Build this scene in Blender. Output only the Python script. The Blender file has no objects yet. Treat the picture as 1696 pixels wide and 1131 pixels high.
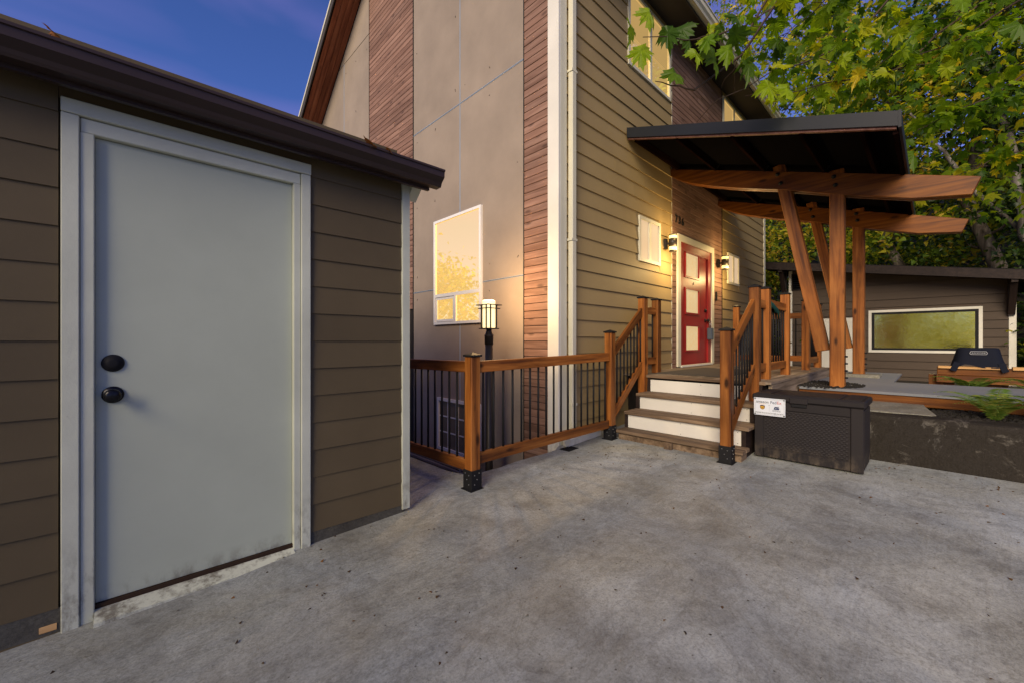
import bpy, bmesh, math, random
import numpy as np
from mathutils import Matrix, Vector
random.seed(7); rng = np.random.default_rng(11)
S = bpy.context.scene; COL = S.collection
R = math.radians
# ------------------------------------------------------------------ camera, sky, sun, exposure
H = 1.13
cam = bpy.data.cameras.new('camera'); cam.lens = 14.243; cam.sensor_width = 36; cam.clip_start = 0.05; cam.clip_end = 2000
camo = bpy.data.objects.new('camera', cam); COL.objects.link(camo)
camo.location = (0, 0, H); camo.rotation_euler = (R(90), 0, -math.atan2(.6936, .7204)); S.camera = camo
S.render.resolution_x = 1024; S.render.resolution_y = 682
S.view_settings.view_transform = 'Standard'; S.view_settings.look = 'None'; S.view_settings.gamma = 1
S.view_settings.use_curve_mapping = False; S.view_settings.exposure = 0.4
SUN_AZ = math.atan2(-0.36, -1.0)      # direction (world xy) in which the sun stands
SUN_EL = R(27)
w = bpy.data.worlds.new('World'); S.world = w; w.use_nodes = True
nt = w.node_tree; N = nt.nodes; L = nt.links; N.clear()
sky = N.new('ShaderNodeTexSky'); sky.sky_type = 'NISHITA'; sky.sun_disc = False
sky.sun_elevation = SUN_EL; sky.sun_rotation = math.pi/2 - SUN_AZ; sky.air_density = 1.0; sky.dust_density = 0.1; sky.ozone_density = 6.0
bgn = N.new('ShaderNodeBackground'); bgn.inputs['Strength'].default_value = 0.08
wo = N.new('ShaderNodeOutputWorld')
tc = N.new('ShaderNodeTexCoord'); mp = N.new('ShaderNodeMapping'); mp.inputs['Scale'].default_value = (1.0, 1.0, 3.2)
mp.inputs['Rotation'].default_value = (0.1, 0.25, 0.3)
nz = N.new('ShaderNodeTexNoise'); nz.inputs['Scale'].default_value = 1.5; nz.inputs['Detail'].default_value = 4; nz.inputs['Roughness'].default_value = .45; nz.inputs['Distortion'].default_value = .5
cr = N.new('ShaderNodeValToRGB'); cr.color_ramp.elements[0].position = .40; cr.color_ramp.elements[0].color = (0, 0, 0, 1)
cr.color_ramp.elements[1].position = .78; cr.color_ramp.elements[1].color = (.7, .7, .7, 1)
mx = N.new('ShaderNodeMixRGB'); mx.inputs['Color2'].default_value = (3.6, 2.6, 7.0, 1)
L.new(tc.outputs['Generated'], mp.inputs['Vector']); L.new(mp.outputs[0], nz.inputs['Vector']); L.new(nz.outputs['Fac'], cr.inputs[0])
L.new(cr.outputs[0], mx.inputs['Fac']); tint = N.new('ShaderNodeMixRGB'); tint.blend_type = 'MULTIPLY'; tint.inputs['Fac'].default_value = 1; tint.inputs['Color2'].default_value = (.80, .84, 1.30, 1); L.new(sky.outputs[0], tint.inputs['Color1']); L.new(tint.outputs[0], mx.inputs['Color1']); L.new(mx.outputs[0], bgn.inputs['Color']); L.new(bgn.outputs[0], wo.inputs['Surface'])
sun = bpy.data.lights.new('sun', 'SUN'); sun.energy = 3.6; sun.angle = R(38); sun.color = (1.0, .83, .58)
suno = bpy.data.objects.new('sun', sun); COL.objects.link(suno)
sd = Vector((math.cos(SUN_AZ)*math.cos(SUN_EL), math.sin(SUN_AZ)*math.cos(SUN_EL), math.sin(SUN_EL)))
suno.rotation_euler = sd.to_track_quat('Z', 'Y').to_euler(); suno.location = (-5, -5, 9)

# ------------------------------------------------------------------ materials
def M_(name):
    m = bpy.data.materials.new(name); m.use_nodes = True; t = m.node_tree
    return m, t.nodes, t.links, t.nodes['Principled BSDF']
def ramp(N, stops):
    r = N.new('ShaderNodeValToRGB'); e = r.color_ramp.elements
    e[0].position, e[0].color = stops[0][0], (*stops[0][1], 1)
    e[1].position, e[1].color = stops[-1][0], (*stops[-1][1], 1)
    for p, c in stops[1:-1]:
        k = e.new(p); k.color = (*c, 1)
    return r
def noise(N, L, scale, detail=5, rough=.55, vec=None, dist=0, coord='Object', mscale=None):
    n = N.new('ShaderNodeTexNoise'); n.inputs['Scale'].default_value = scale; n.inputs['Detail'].default_value = detail
    n.inputs['Roughness'].default_value = rough; n.inputs['Distortion'].default_value = dist
    if vec is None:
        t = N.new('ShaderNodeTexCoord'); vec = t.outputs[coord]
    if mscale:
        m = N.new('ShaderNodeMapping'); m.inputs['Scale'].default_value = mscale; L.new(vec, m.inputs['Vector']); vec = m.outputs[0]
    L.new(vec, n.inputs['Vector']); return n
def mixc(N, L, mode, fac, a, b):
    m = N.new('ShaderNodeMixRGB'); m.blend_type = mode
    for s, v in ((m.inputs['Fac'], fac), (m.inputs['Color1'], a), (m.inputs['Color2'], b)):
        if isinstance(v, (int, float)): s.default_value = v
        elif isinstance(v, tuple): s.default_value = (*v, 1)
        else: L.new(v, s)
    return m.outputs[0]
def bump(N, L, b, h, strength=.3, dist=.01):
    n = N.new('ShaderNodeBump'); n.inputs['Strength'].default_value = strength; n.inputs['Distance'].default_value = dist
    L.new(h, n.inputs['Height']); L.new(n.outputs[0], b.inputs['Normal'])
def paint(name, col, rough=.6, dirt=.25, var=.1, bs=.15, dirtcol=(.05, .045, .035), metal=0, low=None):
    """painted surface: soft tonal drift, small marks; tone differs a little per piece"""
    m, N, L, b = M_(name); geo = N.new('ShaderNodeNewGeometry')
    oi = N.new('ShaderNodeObjectInfo')
    n1 = noise(N, L, 1.7, 6, .6, vec=geo.outputs['Position']); n2 = noise(N, L, 45, 4, .7, vec=geo.outputs['Position'])
    r1 = ramp(N, [(.3, tuple(c*(1-var*1.6) for c in col)), (.7, tuple(min(1, c*(1+var)) for c in col))]); L.new(n1.outputs[0], r1.inputs[0])
    r2 = ramp(N, [(0, (1-var, 1-var, 1-var)), (1, (1+var, 1+var, 1+var))]); L.new(oi.outputs['Random'], r2.inputs[0])
    c = mixc(N, L, 'MULTIPLY', 1, r1.outputs[0], r2.outputs[0])
    r3 = ramp(N, [(.64, (0, 0, 0)), (.78, (1, 1, 1))]); L.new(n2.outputs[0], r3.inputs[0])
    n3 = noise(N, L, 3.1, 4, .6, vec=geo.outputs['Position']); r4 = ramp(N, [(.5, (0, 0, 0)), (.75, (dirt, dirt, dirt))]); L.new(n3.outputs[0], r4.inputs[0])
    f = mixc(N, L, 'MULTIPLY', 1, r3.outputs[0], r4.outputs[0])
    c = mixc(N, L, 'MIX', f, c, dirtcol)
    if low:   # splash dirt near the ground: low = (z0, z1)
        sx = N.new('ShaderNodeSeparateXYZ'); L.new(geo.outputs['Position'], sx.inputs[0])
        mr = N.new('ShaderNodeMapRange'); mr.inputs['From Min'].default_value = low[0]; mr.inputs['From Max'].default_value = low[1]
        mr.inputs['To Min'].default_value = .9; mr.inputs['To Max'].default_value = 0; L.new(sx.outputs['Z'], mr.inputs['Value'])
        n4 = noise(N, L, 14, 6, .7, vec=geo.outputs['Position'], mscale=(1, 1, .5)); r5 = ramp(N, [(.46, (0, 0, 0)), (.62, (1, 1, 1))]); L.new(n4.outputs[0], r5.inputs[0])
        f2 = mixc(N, L, 'MULTIPLY', 1, mr.outputs[0], r5.outputs[0]); c = mixc(N, L, 'MIX', f2, c, (.09, .07, .05))
    L.new(c, b.inputs['Base Color']); b.inputs['Roughness'].default_value = rough; b.inputs['Metallic'].default_value = metal; b.inputs['Specular IOR Level'].default_value = .25
    bump(N, L, b, n2.outputs[0], bs, .004)
    return m
def wood(name, dark, mid, light, rough=.55, knots=.6, ax='x', oscale=1, bs=.35, var=.18, coat=0):
    """grain along the piece's own long axis, knots, tone per piece"""
    m, N, L, b = M_(name); t = N.new('ShaderNodeTexCoord'); oi = N.new('ShaderNodeObjectInfo')
    add = N.new('ShaderNodeVectorMath'); add.operation = 'ADD'; mul = N.new('ShaderNodeVectorMath'); mul.operation = 'SCALE'; mul.inputs['Scale'].default_value = 37
    cx = N.new('ShaderNodeCombineXYZ'); [L.new(oi.outputs['Random'], cx.inputs[i]) for i in range(3)]
    L.new(cx.outputs[0], mul.inputs[0]); L.new(t.outputs['Object'], add.inputs[0]); L.new(mul.outputs[0], add.inputs[1])
    v = add.outputs[0]
    k = {'x': (1.0, 17, 17), 'y': (17, 1.0, 17), 'z': (17, 17, 1.0)}[ax]
    g = noise(N, L, 1*oscale, 8, .62, vec=v, mscale=k, dist=.5)
    r = ramp(N, [(.34, dark), (.5, mid), (.66, light)]); L.new(g.outputs[0], r.inputs[0]); c = r.outputs[0]
    kn = N.new('ShaderNodeTexVoronoi'); kn.inputs['Scale'].default_value = 1
    mp = N.new('ShaderNodeMapping'); ks = {'x': (2.6, 7, 7), 'y': (7, 2.6, 7), 'z': (7, 7, 2.6)}[ax]; mp.inputs['Scale'].default_value = ks
    L.new(v, mp.inputs['Vector']); L.new(mp.outputs[0], kn.inputs['Vector'])
    kr = ramp(N, [(.07, (knots, knots, knots)), (.17, (0, 0, 0))]); L.new(kn.outputs['Distance'], kr.inputs[0])
    c = mixc(N, L, 'MIX', kr.outputs[0], c, tuple(x*.28 for x in dark))
    big = noise(N, L, 2.2, 3, .5, vec=v); rb = ramp(N, [(.3, (1-var,)*3), (.7, (1+var,)*3)]); L.new(big.outputs[0], rb.inputs[0])
    c = mixc(N, L, 'MULTIPLY', 1, c, rb.outputs[0])
    ro = ramp(N, [(0, (1-var*1.2,)*3), (1, (1+var,)*3)]); L.new(oi.outputs['Random'], ro.inputs[0]); c = mixc(N, L, 'MULTIPLY', 1, c, ro.outputs[0])
    L.new(c, b.inputs['Base Color']); b.inputs['Roughness'].default_value = rough
    b.inputs['Specular IOR Level'].default_value = .22; b.inputs['Coat Weight'].default_value = coat; b.inputs['Coat Roughness'].default_value = .35
    bump(N, L, b, g.outputs[0], bs, .003)
    return m
def flat(name, col, rough=.5, metal=0, emit=None, es=1):
    m, N, L, b = M_(name); b.inputs['Base Color'].default_value = (*col, 1); b.inputs['Roughness'].default_value = rough; b.inputs['Metallic'].default_value = metal; b.inputs['Specular IOR Level'].default_value = .5 if rough < .5 else .15
    if emit: b.inputs['Emission Color'].default_value = (*emit, 1); b.inputs['Emission Strength'].default_value = es
    n = noise(N, L, 30, 4); bump(N, L, b, n.outputs[0], .06, .002)
    return m
def leafmat(name, stops, trans=.4, rough=.45, scale=.35):
    m, N, L, b = M_(name); geo = N.new('ShaderNodeNewGeometry'); oi = N.new('ShaderNodeObjectInfo')
    ad = N.new('ShaderNodeMath'); ad.operation = 'ADD'; L.new(geo.outputs['Random Per Island'], ad.inputs[0]); L.new(oi.outputs['Random'], ad.inputs[1])
    fr = N.new('ShaderNodeMath'); fr.operation = 'FRACT'; L.new(ad.outputs[0], fr.inputs[0])
    n = noise(N, L, scale, 3, .6, vec=geo.outputs['Position'])
    mu = N.new('ShaderNodeMath'); mu.operation = 'MULTIPLY_ADD'; mu.inputs[1].default_value = 1.5; mu.inputs[2].default_value = -.75; L.new(n.outputs[0], mu.inputs[0])
    a2 = N.new('ShaderNodeMath'); a2.operation = 'ADD'; L.new(fr.outputs[0], a2.inputs[0]); L.new(mu.outputs[0], a2.inputs[1])
    r = ramp(N, stops); L.new(a2.outputs[0], r.inputs[0])
    nn = noise(N, L, 30, 4, .6, vec=geo.outputs['Position']); rr = ramp(N, [(.3, (.75,)*3), (.7, (1.2,)*3)]); L.new(nn.outputs[0], rr.inputs[0])
    c = mixc(N, L, 'MULTIPLY', 1, r.outputs[0], rr.outputs[0])
    L.new(c, b.inputs['Base Color']); b.inputs['Roughness'].default_value = rough; b.inputs['Specular IOR Level'].default_value = .25
    tr = N.new('ShaderNodeBsdfTranslucent'); tc = mixc(N, L, 'MULTIPLY', 1, c, (1.5, 1.45, .5)); L.new(tc, tr.inputs['Color'])
    ms = N.new('ShaderNodeMixShader'); ms.inputs[0].default_value = trans
    L.new(b.outputs[0], ms.inputs[1]); L.new(tr.outputs[0], ms.inputs[2]); L.new(ms.outputs[0], N['Material Output'].inputs['Surface'])
    return m

K = {}
K['shed_paint'] = paint('shed_siding_paint', (.100, .075, .039), .62, .2, .08)
K['shed_trim'] = paint('weathered_white_trim', (.53, .55, .445), .6, .8, .1, .3, low=(-.1, .35))
K['shed_door'] = paint('grey_white_door_paint', (.42, .455, .365), .5, .4, .05, .04, (.16, .13, .09), low=(-.06, .07))
K['gutter'] = paint('dark_brown_gutter', (.040, .026, .022), .34, .1, .1, .05)
K['house_paint'] = paint('khaki_siding_paint', (.31, .225, .102), .6, .25, .05)
K['panel'] = paint('fibre_cement_panel', (.275, .222, .172), .7, .5, .09, .12, (.12, .10, .09))
K['white'] = paint('white_trim_paint', (.62, .60, .53), .5, .4, .06, .1, low=(-.05, .12))
K['cream'] = paint('cream_trim_paint', (.60, .57, .44), .5, .3, .06, .1)
K['vinyl'] = flat('white_vinyl', (.72, .71, .68), .35)
K['soffit'] = paint('dark_soffit', (.05, .042, .036), .7)
K['roofing'] = flat('dark_shingle', (.015, .013, .013), .9)
K['cedar'] = wood('reddish_cedar_board', (.155, .084, .056), (.220, .124, .086), (.285, .172, .124), .65, .6, var=.13)
K['cedar_v'] = wood('rake_soffit_cedar', (.16, .045, .02), (.26, .08, .035), (.36, .13, .06), .6, .5)
K['stain'] = wood('orange_stained_timber', (.085, .025, .006), (.225, .074, .013), (.345, .130, .028), .5, .95, coat=.04, var=.26)
K['beam'] = wood('stained_beam_timber', (.06, .017, .003), (.12, .038, .004), (.18, .064, .008), .5, .9, coat=.1)
K['deckwood'] = wood('weathered_deck_board', (.10, .075, .05), (.19, .145, .10), (.28, .22, .16), .8, .3)
K['tread'] = wood('worn_brown_tread', (.07, .045, .028), (.15, .10, .062), (.24, .17, .11), .75, .5)
K['darkwood'] = wood('dark_brown_fascia', (.012, .007, .006), (.020, .012, .010), (.03, .019, .015), .6, .3)
K['riser'] = paint('chipped_white_riser', (.62, .60, .55), .55, 1.0, .06, .2, (.12, .09, .06))
K['black'] = flat('black_powder_coat', (.012, .012, .013), .6)
K['blackroof'] = flat('black_metal_roof', (.010, .012, .016), .42, .0)
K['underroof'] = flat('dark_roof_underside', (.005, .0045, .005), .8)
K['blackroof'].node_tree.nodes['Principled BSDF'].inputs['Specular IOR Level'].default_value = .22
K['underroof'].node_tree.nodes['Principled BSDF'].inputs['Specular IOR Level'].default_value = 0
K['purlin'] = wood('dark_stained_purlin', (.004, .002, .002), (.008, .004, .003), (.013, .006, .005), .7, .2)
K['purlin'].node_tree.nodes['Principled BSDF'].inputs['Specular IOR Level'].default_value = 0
K['bronze'] = flat('bronze_lamp_metal', (.035, .028, .022), .45, .4)
K['red'] = paint('red_door_paint', (.28, .018, .018), .42, .3, .12, .1)
K['studio'] = paint('studio_siding_paint', (.066, .047, .034), .65, .2, .06)
K['stone'] = paint('reddish_stone', (.16, .11, .09), .85, .3, .2, .7)
K['mat'] = flat('dark_coir_mat', (.07, .06, .05), 1)
K['resin'] = paint('dark_resin', (.017, .014, .0145), .6, .5, .08, .12, (.16, .13, .11), low=(.06, .24))
K['mulch'] = flat('black_mulch', (.02, .018, .016), .95)
K['cover'] = flat('navy_fabric_cover', (.006, .008, .017), .8)
K['newwood'] = wood('fresh_cut_timber', (.30, .15, .05), (.46, .26, .10), (.58, .36, .16), .6, .4)
K['bark'] = wood('grey_bark', (.05, .04, .03), (.13, .105, .085), (.25, .22, .18), .9, .4, ax='z', oscale=.5, bs=.8)
K['litter'] = leafmat('dry_leaf_litter', [(0, (.03, .018, .01)), (.6, (.08, .045, .02)), (1, (.15, .07, .02))], .1, .8)
K['hedge'] = leafmat('brightened_hedge_leaf', [(0, (.16, .22, .02)), (.5, (.40, .42, .03)), (1, (.7, .6, .05))], .65, .5)  # leaf colour lifted to pass for sunlight in the window's mirror image
K['dead'] = leafmat('dead_brown_leaf', [(0, (.16, .05, .015)), (1, (.25, .10, .03))], .3, .7)
K['maple'] = leafmat('maple_leaf_green', [(0, (.05, .11, .010)), (.35, (.14, .25, .010)), (.7, (.27, .38, .012)), (.9, (.46, .46, .015)), (1, (.7, .52, .02))], .6, .4)
K['bgmaple'] = leafmat('mixed_autumn_foliage', [(0, (.03, .06, .01)), (.3, (.13, .22, .02)), (.55, (.27, .33, .022)), (.8, (.50, .44, .03)), (1, (.65, .42, .07))], .5, .5)
K['bgdark'] = leafmat('dark_ivy_foliage', [(0, (.014, .032, .008)), (.5, (.045, .085, .015)), (.8, (.10, .15, .02)), (1, (.28, .26, .03))], .35, .35)
K['ivy'] = leafmat('ivy_ground_leaf', [(0, (.03, .07, .012)), (.5, (.08, .15, .02)), (.8, (.17, .22, .03)), (1, (.35, .30, .05))], .35, .4)
K['fern'] = leafmat('fern_green', [(0, (.06, .12, .02)), (.6, (.12, .20, .03)), (1, (.22, .26, .05))], .4, .5)
K['grey_path'] = paint('grey_path_coating', (.185, .195, .21), .7, .3, .06, .2)

def concrete(name, base, stain, moss=0, bs=.5, dark=.5, lo=.7, hi=1.3):
    m, N, L, b = M_(name); geo = N.new('ShaderNodeNewGeometry'); P = geo.outputs['Position']
    n1 = noise(N, L, .75, 9, .62, vec=P, dist=1.1); r1 = ramp(N, [(.32, tuple(c*lo for c in base)), (.48, base), (.66, tuple(c*hi for c in base))]); L.new(n1.outputs[0], r1.inputs[0])
    n2 = noise(N, L, 3.4, 10, .72, vec=P, dist=.6); r2 = ramp(N, [(.48, (0, 0, 0)), (.68, (dark,)*3)]); L.new(n2.outputs[0], r2.inputs[0])
    c = mixc(N, L, 'MIX', r2.outputs[0], r1.outputs[0], stain)
    # trowel streaks
    n3 = noise(N, L, 1.0, 7, .6, vec=P, dist=2.6, mscale=(1.3, 9, 1)); r3 = ramp(N, [(.35, (.84,)*3), (.62, (1.12,)*3)]); L.new(n3.outputs[0], r3.inputs[0])
    c = mixc(N, L, 'MULTIPLY', .4, c, r3.outputs[0])
    n5 = noise(N, L, 26, 6, .8, vec=P); r5 = ramp(N, [(.30, (.72,)*3), (.52, (1,)*3), (.8, (1.15,)*3)]); L.new(n5.outputs[0], r5.inputs[0]); c = mixc(N, L, 'MULTIPLY', .75, c, r5.outputs[0])
    v = N.new('ShaderNodeTexVoronoi'); v.inputs['Scale'].default_value = 14; L.new(P, v.inputs['Vector'])
    r4 = ramp(N, [(.035, (.75,)*3), (.07, (0, 0, 0))]); L.new(v.outputs['Distance'], r4.inputs[0]); c = mixc(N, L, 'MIX', r4.outputs[0], c, (.04, .035, .03))
    n6 = noise(N, L, 1.3, 5, .6, vec=P, dist=.5); r6 = ramp(N, [(.35, (.94, .98, 1.06)), (.65, (1.05, 1.01, .92))]); L.new(n6.outputs[0], r6.inputs[0]); c = mixc(N, L, 'MULTIPLY', .9, c, r6.outputs[0])
    if moss:
        n7 = noise(N, L, 3.4, 9, .75, vec=P, dist=.8); r7 = ramp(N, [(.545, (moss,)*3), (.68, (0, 0, 0))]); L.new(n7.outputs[0], r7.inputs[0]); c = mixc(N, L, 'MIX', r7.outputs[0], c, (.027, .023, .019))
    n8 = noise(N, L, 95, 4, .8, vec=P); r8 = ramp(N, [(.34, (.62,)*3), (.5, (1,)*3), (.7, (1.22,)*3)]); L.new(n8.outputs[0], r8.inputs[0]); c = mixc(N, L, 'MULTIPLY', .8, c, r8.outputs[0])
    n9 = noise(N, L, 1.9, 8, .65, vec=P, dist=3.5); r9 = ramp(N, [(.47, (0, 0, 0)), (.497, (.55,)*3), (.503, (.55,)*3), (.53, (0, 0, 0))]); L.new(n9.outputs[0], r9.inputs[0]); c = mixc(N, L, 'MULTIPLY', r9.outputs[0], c, (.72, .70, .67))
    b.inputs['Specular IOR Level'].default_value = .05 if moss > .9 else .3
    L.new(c, b.inputs['Base Color'])
    rr = ramp(N, [(.3, (.5,)*3), (.7, (.85,)*3)]); L.new(n1.outputs[0], rr.inputs[0]); L.new(rr.outputs[0], b.inputs['Roughness'])
    h = mixc(N, L, 'ADD', .5, n3.outputs[0], n5.outputs[0]); bump(N, L, b, h, bs, .008)
    return m
K['slab'] = concrete('old_trowelled_concrete', (.288, .302, .284), (.14, .137, .122), 0, .6, .65, .74, 1.38)
K['foot'] = concrete('stained_footing', (.13, .125, .10), (.05, .05, .035), .5, .8)
K['wallc'] = concrete('mossy_retaining_concrete', (.17, .155, .13), (.03, .024, .018), .98, .9, .9, .35, 1.5)
K['pad'] = concrete('pale_pad_concrete', (.22, .21, .17), (.12, .11, .08), 0, .6)
K['soil'] = concrete('dark_soil', (.035, .03, .024), (.02, .017, .014), .6, 1)

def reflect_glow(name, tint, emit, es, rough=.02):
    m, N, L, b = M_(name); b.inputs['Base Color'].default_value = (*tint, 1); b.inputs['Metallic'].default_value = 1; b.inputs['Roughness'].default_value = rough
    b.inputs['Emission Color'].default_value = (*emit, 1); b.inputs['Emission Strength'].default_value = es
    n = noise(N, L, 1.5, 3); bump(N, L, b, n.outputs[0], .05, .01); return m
def window_glow(name, c1, c2, es, gloss=.12, nscale=2.5, thr=(.35, .75)):
    """lit blind behind glass: warm emission that drifts, under a clear coat"""
    m, N, L, b = M_(name); geo = N.new('ShaderNodeNewGeometry')
    n = noise(N, L, nscale, 6, .6, vec=geo.outputs['Position'], dist=.6); r = ramp(N, [(thr[0], c1), (thr[1], c2)]); L.new(n.outputs[0], r.inputs[0])
    b.inputs['Base Color'].default_value = (.12, .09, .05, 1); b.inputs['Roughness'].default_value = .6; b.inputs['Specular IOR Level'].default_value = .2
    L.new(r.outputs[0], b.inputs['Emission Color']); b.inputs['Emission Strength'].default_value = es
    return m
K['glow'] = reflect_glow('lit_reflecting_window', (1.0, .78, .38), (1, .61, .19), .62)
K['glow_small'] = window_glow('lit_small_window', (1, .68, .40), (1, .74, .46), .50)
K['glow_up'] = reflect_glow('lit_upper_window', (.90, .72, .34), (1, .64, .22), .36)
K['glow_door'] = window_glow('lit_door_glass', (1, .66, .30), (1, .78, .44), .50, nscale=20)
K['lampglass'] = flat('glowing_lamp_glass', (.9, .8, .55), .4, emit=(1, .78, .36), es=1.05)
K['ringglow'] = flat('glowing_ring_glass', (.9, .8, .5), .4, emit=(1, .74, .22), es=1.15)
def mirror_window():
    m, N, L, b = M_(name='film_covered_glass'); b.inputs['Base Color'].default_value = (1.0, .96, .50, 1); b.inputs['Emission Color'].default_value = (1, .80, .16, 1); b.inputs['Emission Strength'].default_value = .05; b.inputs['Metallic'].default_value = 1; b.inputs['Roughness'].default_value = .06  # faint yellow emission added to brighten the mirrored foliage
    n = noise(N, L, 3.0, 6, .7, dist=1.8); bump(N, L, b, n.outputs[0], .22, .01); return m
K['mirror'] = mirror_window()
def dark_glass():
    m, N, L, b = M_('basement_glass'); b.inputs['Base Color'].default_value = (.17, .145, .11, 1); b.inputs['Roughness'].default_value = .25; return m
K['glass'] = dark_glass()

# ------------------------------------------------------------------ builders
def wm(o):
    m = o.matrix_basis.copy()
    return wm(o.parent) @ m if o.parent else m
def link(name, me, mat=None, parent=None, M=None, kind=None, label=None):
    o = bpy.data.objects.new(name, me); COL.objects.link(o)
    if mat is not None and me is not None and not me.materials: me.materials.append(mat)
    M = M or Matrix.Identity(4)
    if parent is not None:
        o.parent = parent; o.matrix_parent_inverse = Matrix.Identity(4); o.matrix_basis = wm(parent).inverted() @ M
    else: o.matrix_basis = M
    if kind: o['kind'] = kind
    if label: o['label'] = label
    return o
def thing(name, label, cat, loc=(0, 0, 0), rz=0, group=None):
    o = bpy.data.objects.new(name, None); COL.objects.link(o); o.empty_display_size = .1
    o.matrix_basis = Matrix.Translation(loc) @ Matrix.Rotation(rz, 4, 'Z'); o['label'] = label; o['category'] = cat
    if group: o['group'] = group
    return o
def tag(o, label, cat, group=None):
    o['label'] = label; o['category'] = cat
    if group: o['group'] = group
    return o
CACHE = {}
def box_mesh(sx, sy, sz, mat, bev=0):
    k = ('b', round(sx, 4), round(sy, 4), round(sz, 4), mat.name, bev)
    if k in CACHE: return CACHE[k]
    bm = bmesh.new(); bmesh.ops.create_cube(bm, size=1)
    for v in bm.verts: v.co = Vector((v.co.x*sx, v.co.y*sy, v.co.z*sz))
    if bev: bmesh.ops.bevel(bm, geom=bm.edges[:], offset=min(bev, min(sx, sy, sz)*.3), segments=1, affect='EDGES')
    me = bpy.data.meshes.new('box'); bm.to_mesh(me); bm.free(); me.materials.append(mat); CACHE[k] = me; return me
def box(name, x0, x1, y0, y1, z0, z1, mat, parent=None, bev=0, B=None, **kw):
    """axis-aligned block; B = frame matrix when the building is rotated"""
    me = box_mesh(abs(x1-x0), abs(y1-y0), abs(z1-z0), mat, bev)
    M = (B or Matrix.Identity(4)) @ Matrix.Translation(((x0+x1)/2, (y0+y1)/2, (z0+z1)/2))
    return link(name, me, mat, parent, M, **kw)
def frameM(p0, p1, up=(0, 0, 1)):
    p0, p1 = Vector(p0), Vector(p1); x = (p1-p0).normalized(); up = Vector(up)
    if abs(x.dot(up)) > .98: up = Vector((0, 1, 0))
    y = up.cross(x).normalized(); z = x.cross(y)
    M = Matrix((x, y, z)).transposed().to_4x4(); M.translation = (p0+p1)/2; return M, (p1-p0).length
def beam(name, p0, p1, w, h, mat, parent=None, up=(0, 0, 1), bev=.004, **kw):
    """timber with its grain axis on local x; w across, h along up"""
    M, ln = frameM(p0, p1, up)
    return link(name, box_mesh(ln, w, h, mat, bev), mat, parent, M, **kw)
def tube_mesh(ln, r, mat, n=8, r2=None):
    k = ('t', round(ln, 4), round(r, 4), mat.name, n, r2)
    if k in CACHE: return CACHE[k]
    bm = bmesh.new(); bmesh.ops.create_cone(bm, cap_ends=True, segments=n, radius1=r, radius2=r if r2 is None else r2, depth=ln)
    for f in bm.faces:
        if len(f.verts) == 4: f.smooth = True
    me = bpy.data.meshes.new('tube'); bm.to_mesh(me); bm.free(); me.materials.append(mat); CACHE[k] = me; return me
def tube(name, p0, p1, r, mat, parent=None, n=8, r2=None, **kw):
    p0, p1 = Vector(p0), Vector(p1); d = p1-p0
    M = Matrix.Translation((p0+p1)/2) @ d.to_track_quat('Z', 'Y').to_matrix().to_4x4()
    return link(name, tube_mesh(d.length, r, mat, n, r2), mat, parent, M, **kw)
def mesh_of(verts, faces, mat, name='mesh', smooth=False):
    me = bpy.data.meshes.new(name); me.from_pydata([tuple(v) for v in verts], [], faces); me.materials.append(mat)
    if smooth:
        for p in me.polygons: p.use_smooth = True
    me.update(); return me
def prism(name, pts, axis, a0, a1, mat, parent=None, M=None, bev=0, **kw):
    """polygon pts in the two other axes, extruded from a0 to a1 along axis"""
    def mk(p, a): return {'x': (a, p[0], p[1]), 'y': (p[0], a, p[1]), 'z': (p[0], p[1], a)}[axis]
    bm = bmesh.new(); n = len(pts)
    A = [bm.verts.new(mk(p, a0)) for p in pts]; Bv = [bm.verts.new(mk(p, a1)) for p in pts]
    bm.faces.new(A); bm.faces.new(Bv[::-1])
    for i in range(n): bm.faces.new((A[i], Bv[i], Bv[(i+1) % n], A[(i+1) % n]))
    bmesh.ops.recalc_face_normals(bm, faces=bm.faces[:])
    if bev: bmesh.ops.bevel(bm, geom=bm.edges[:], offset=bev, segments=1, affect='EDGES')
    c = sum((v.co for v in bm.verts), Vector())/len(bm.verts)
    for v in bm.verts: v.co -= c
    me = bpy.data.meshes.new(name); bm.to_mesh(me); bm.free(); me.materials.append(mat)
    return link(name, me, mat, parent, (M or Matrix.Identity(4)) @ Matrix.Translation(c), **kw)
def lathe(name, prof, mat, parent=None, M=None, n=20, **kw):
    vs, fs = [], []
    for r, z in prof:
        for i in range(n): a = 2*math.pi*i/n; vs.append((r*math.cos(a), r*math.sin(a), z))
    for j in range(len(prof)-1):
        for i in range(n): fs.append((j*n+i, j*n+(i+1) % n, (j+1)*n+(i+1) % n, (j+1)*n+i))
    fs.append(tuple(range(n))[::-1]); fs.append(tuple((len(prof)-1)*n+i for i in range(n)))
    return link(name, mesh_of(vs, fs, mat, name, True), mat, parent, M, **kw)
def clip(poly, a, b, c):
    """keep a*x+b*y<=c"""
    out = []
    for i in range(len(poly)):
        p, q = poly[i], poly[(i+1) % len(poly)]; fp, fq = a*p[0]+b*p[1]-c, a*q[0]+b*q[1]-c
        if fp <= 0: out.append(p)
        if fp*fq < 0: t = fp/(fp-fq); out.append((p[0]+t*(q[0]-p[0]), p[1]+t*(q[1]-p[1])))
    return out
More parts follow.
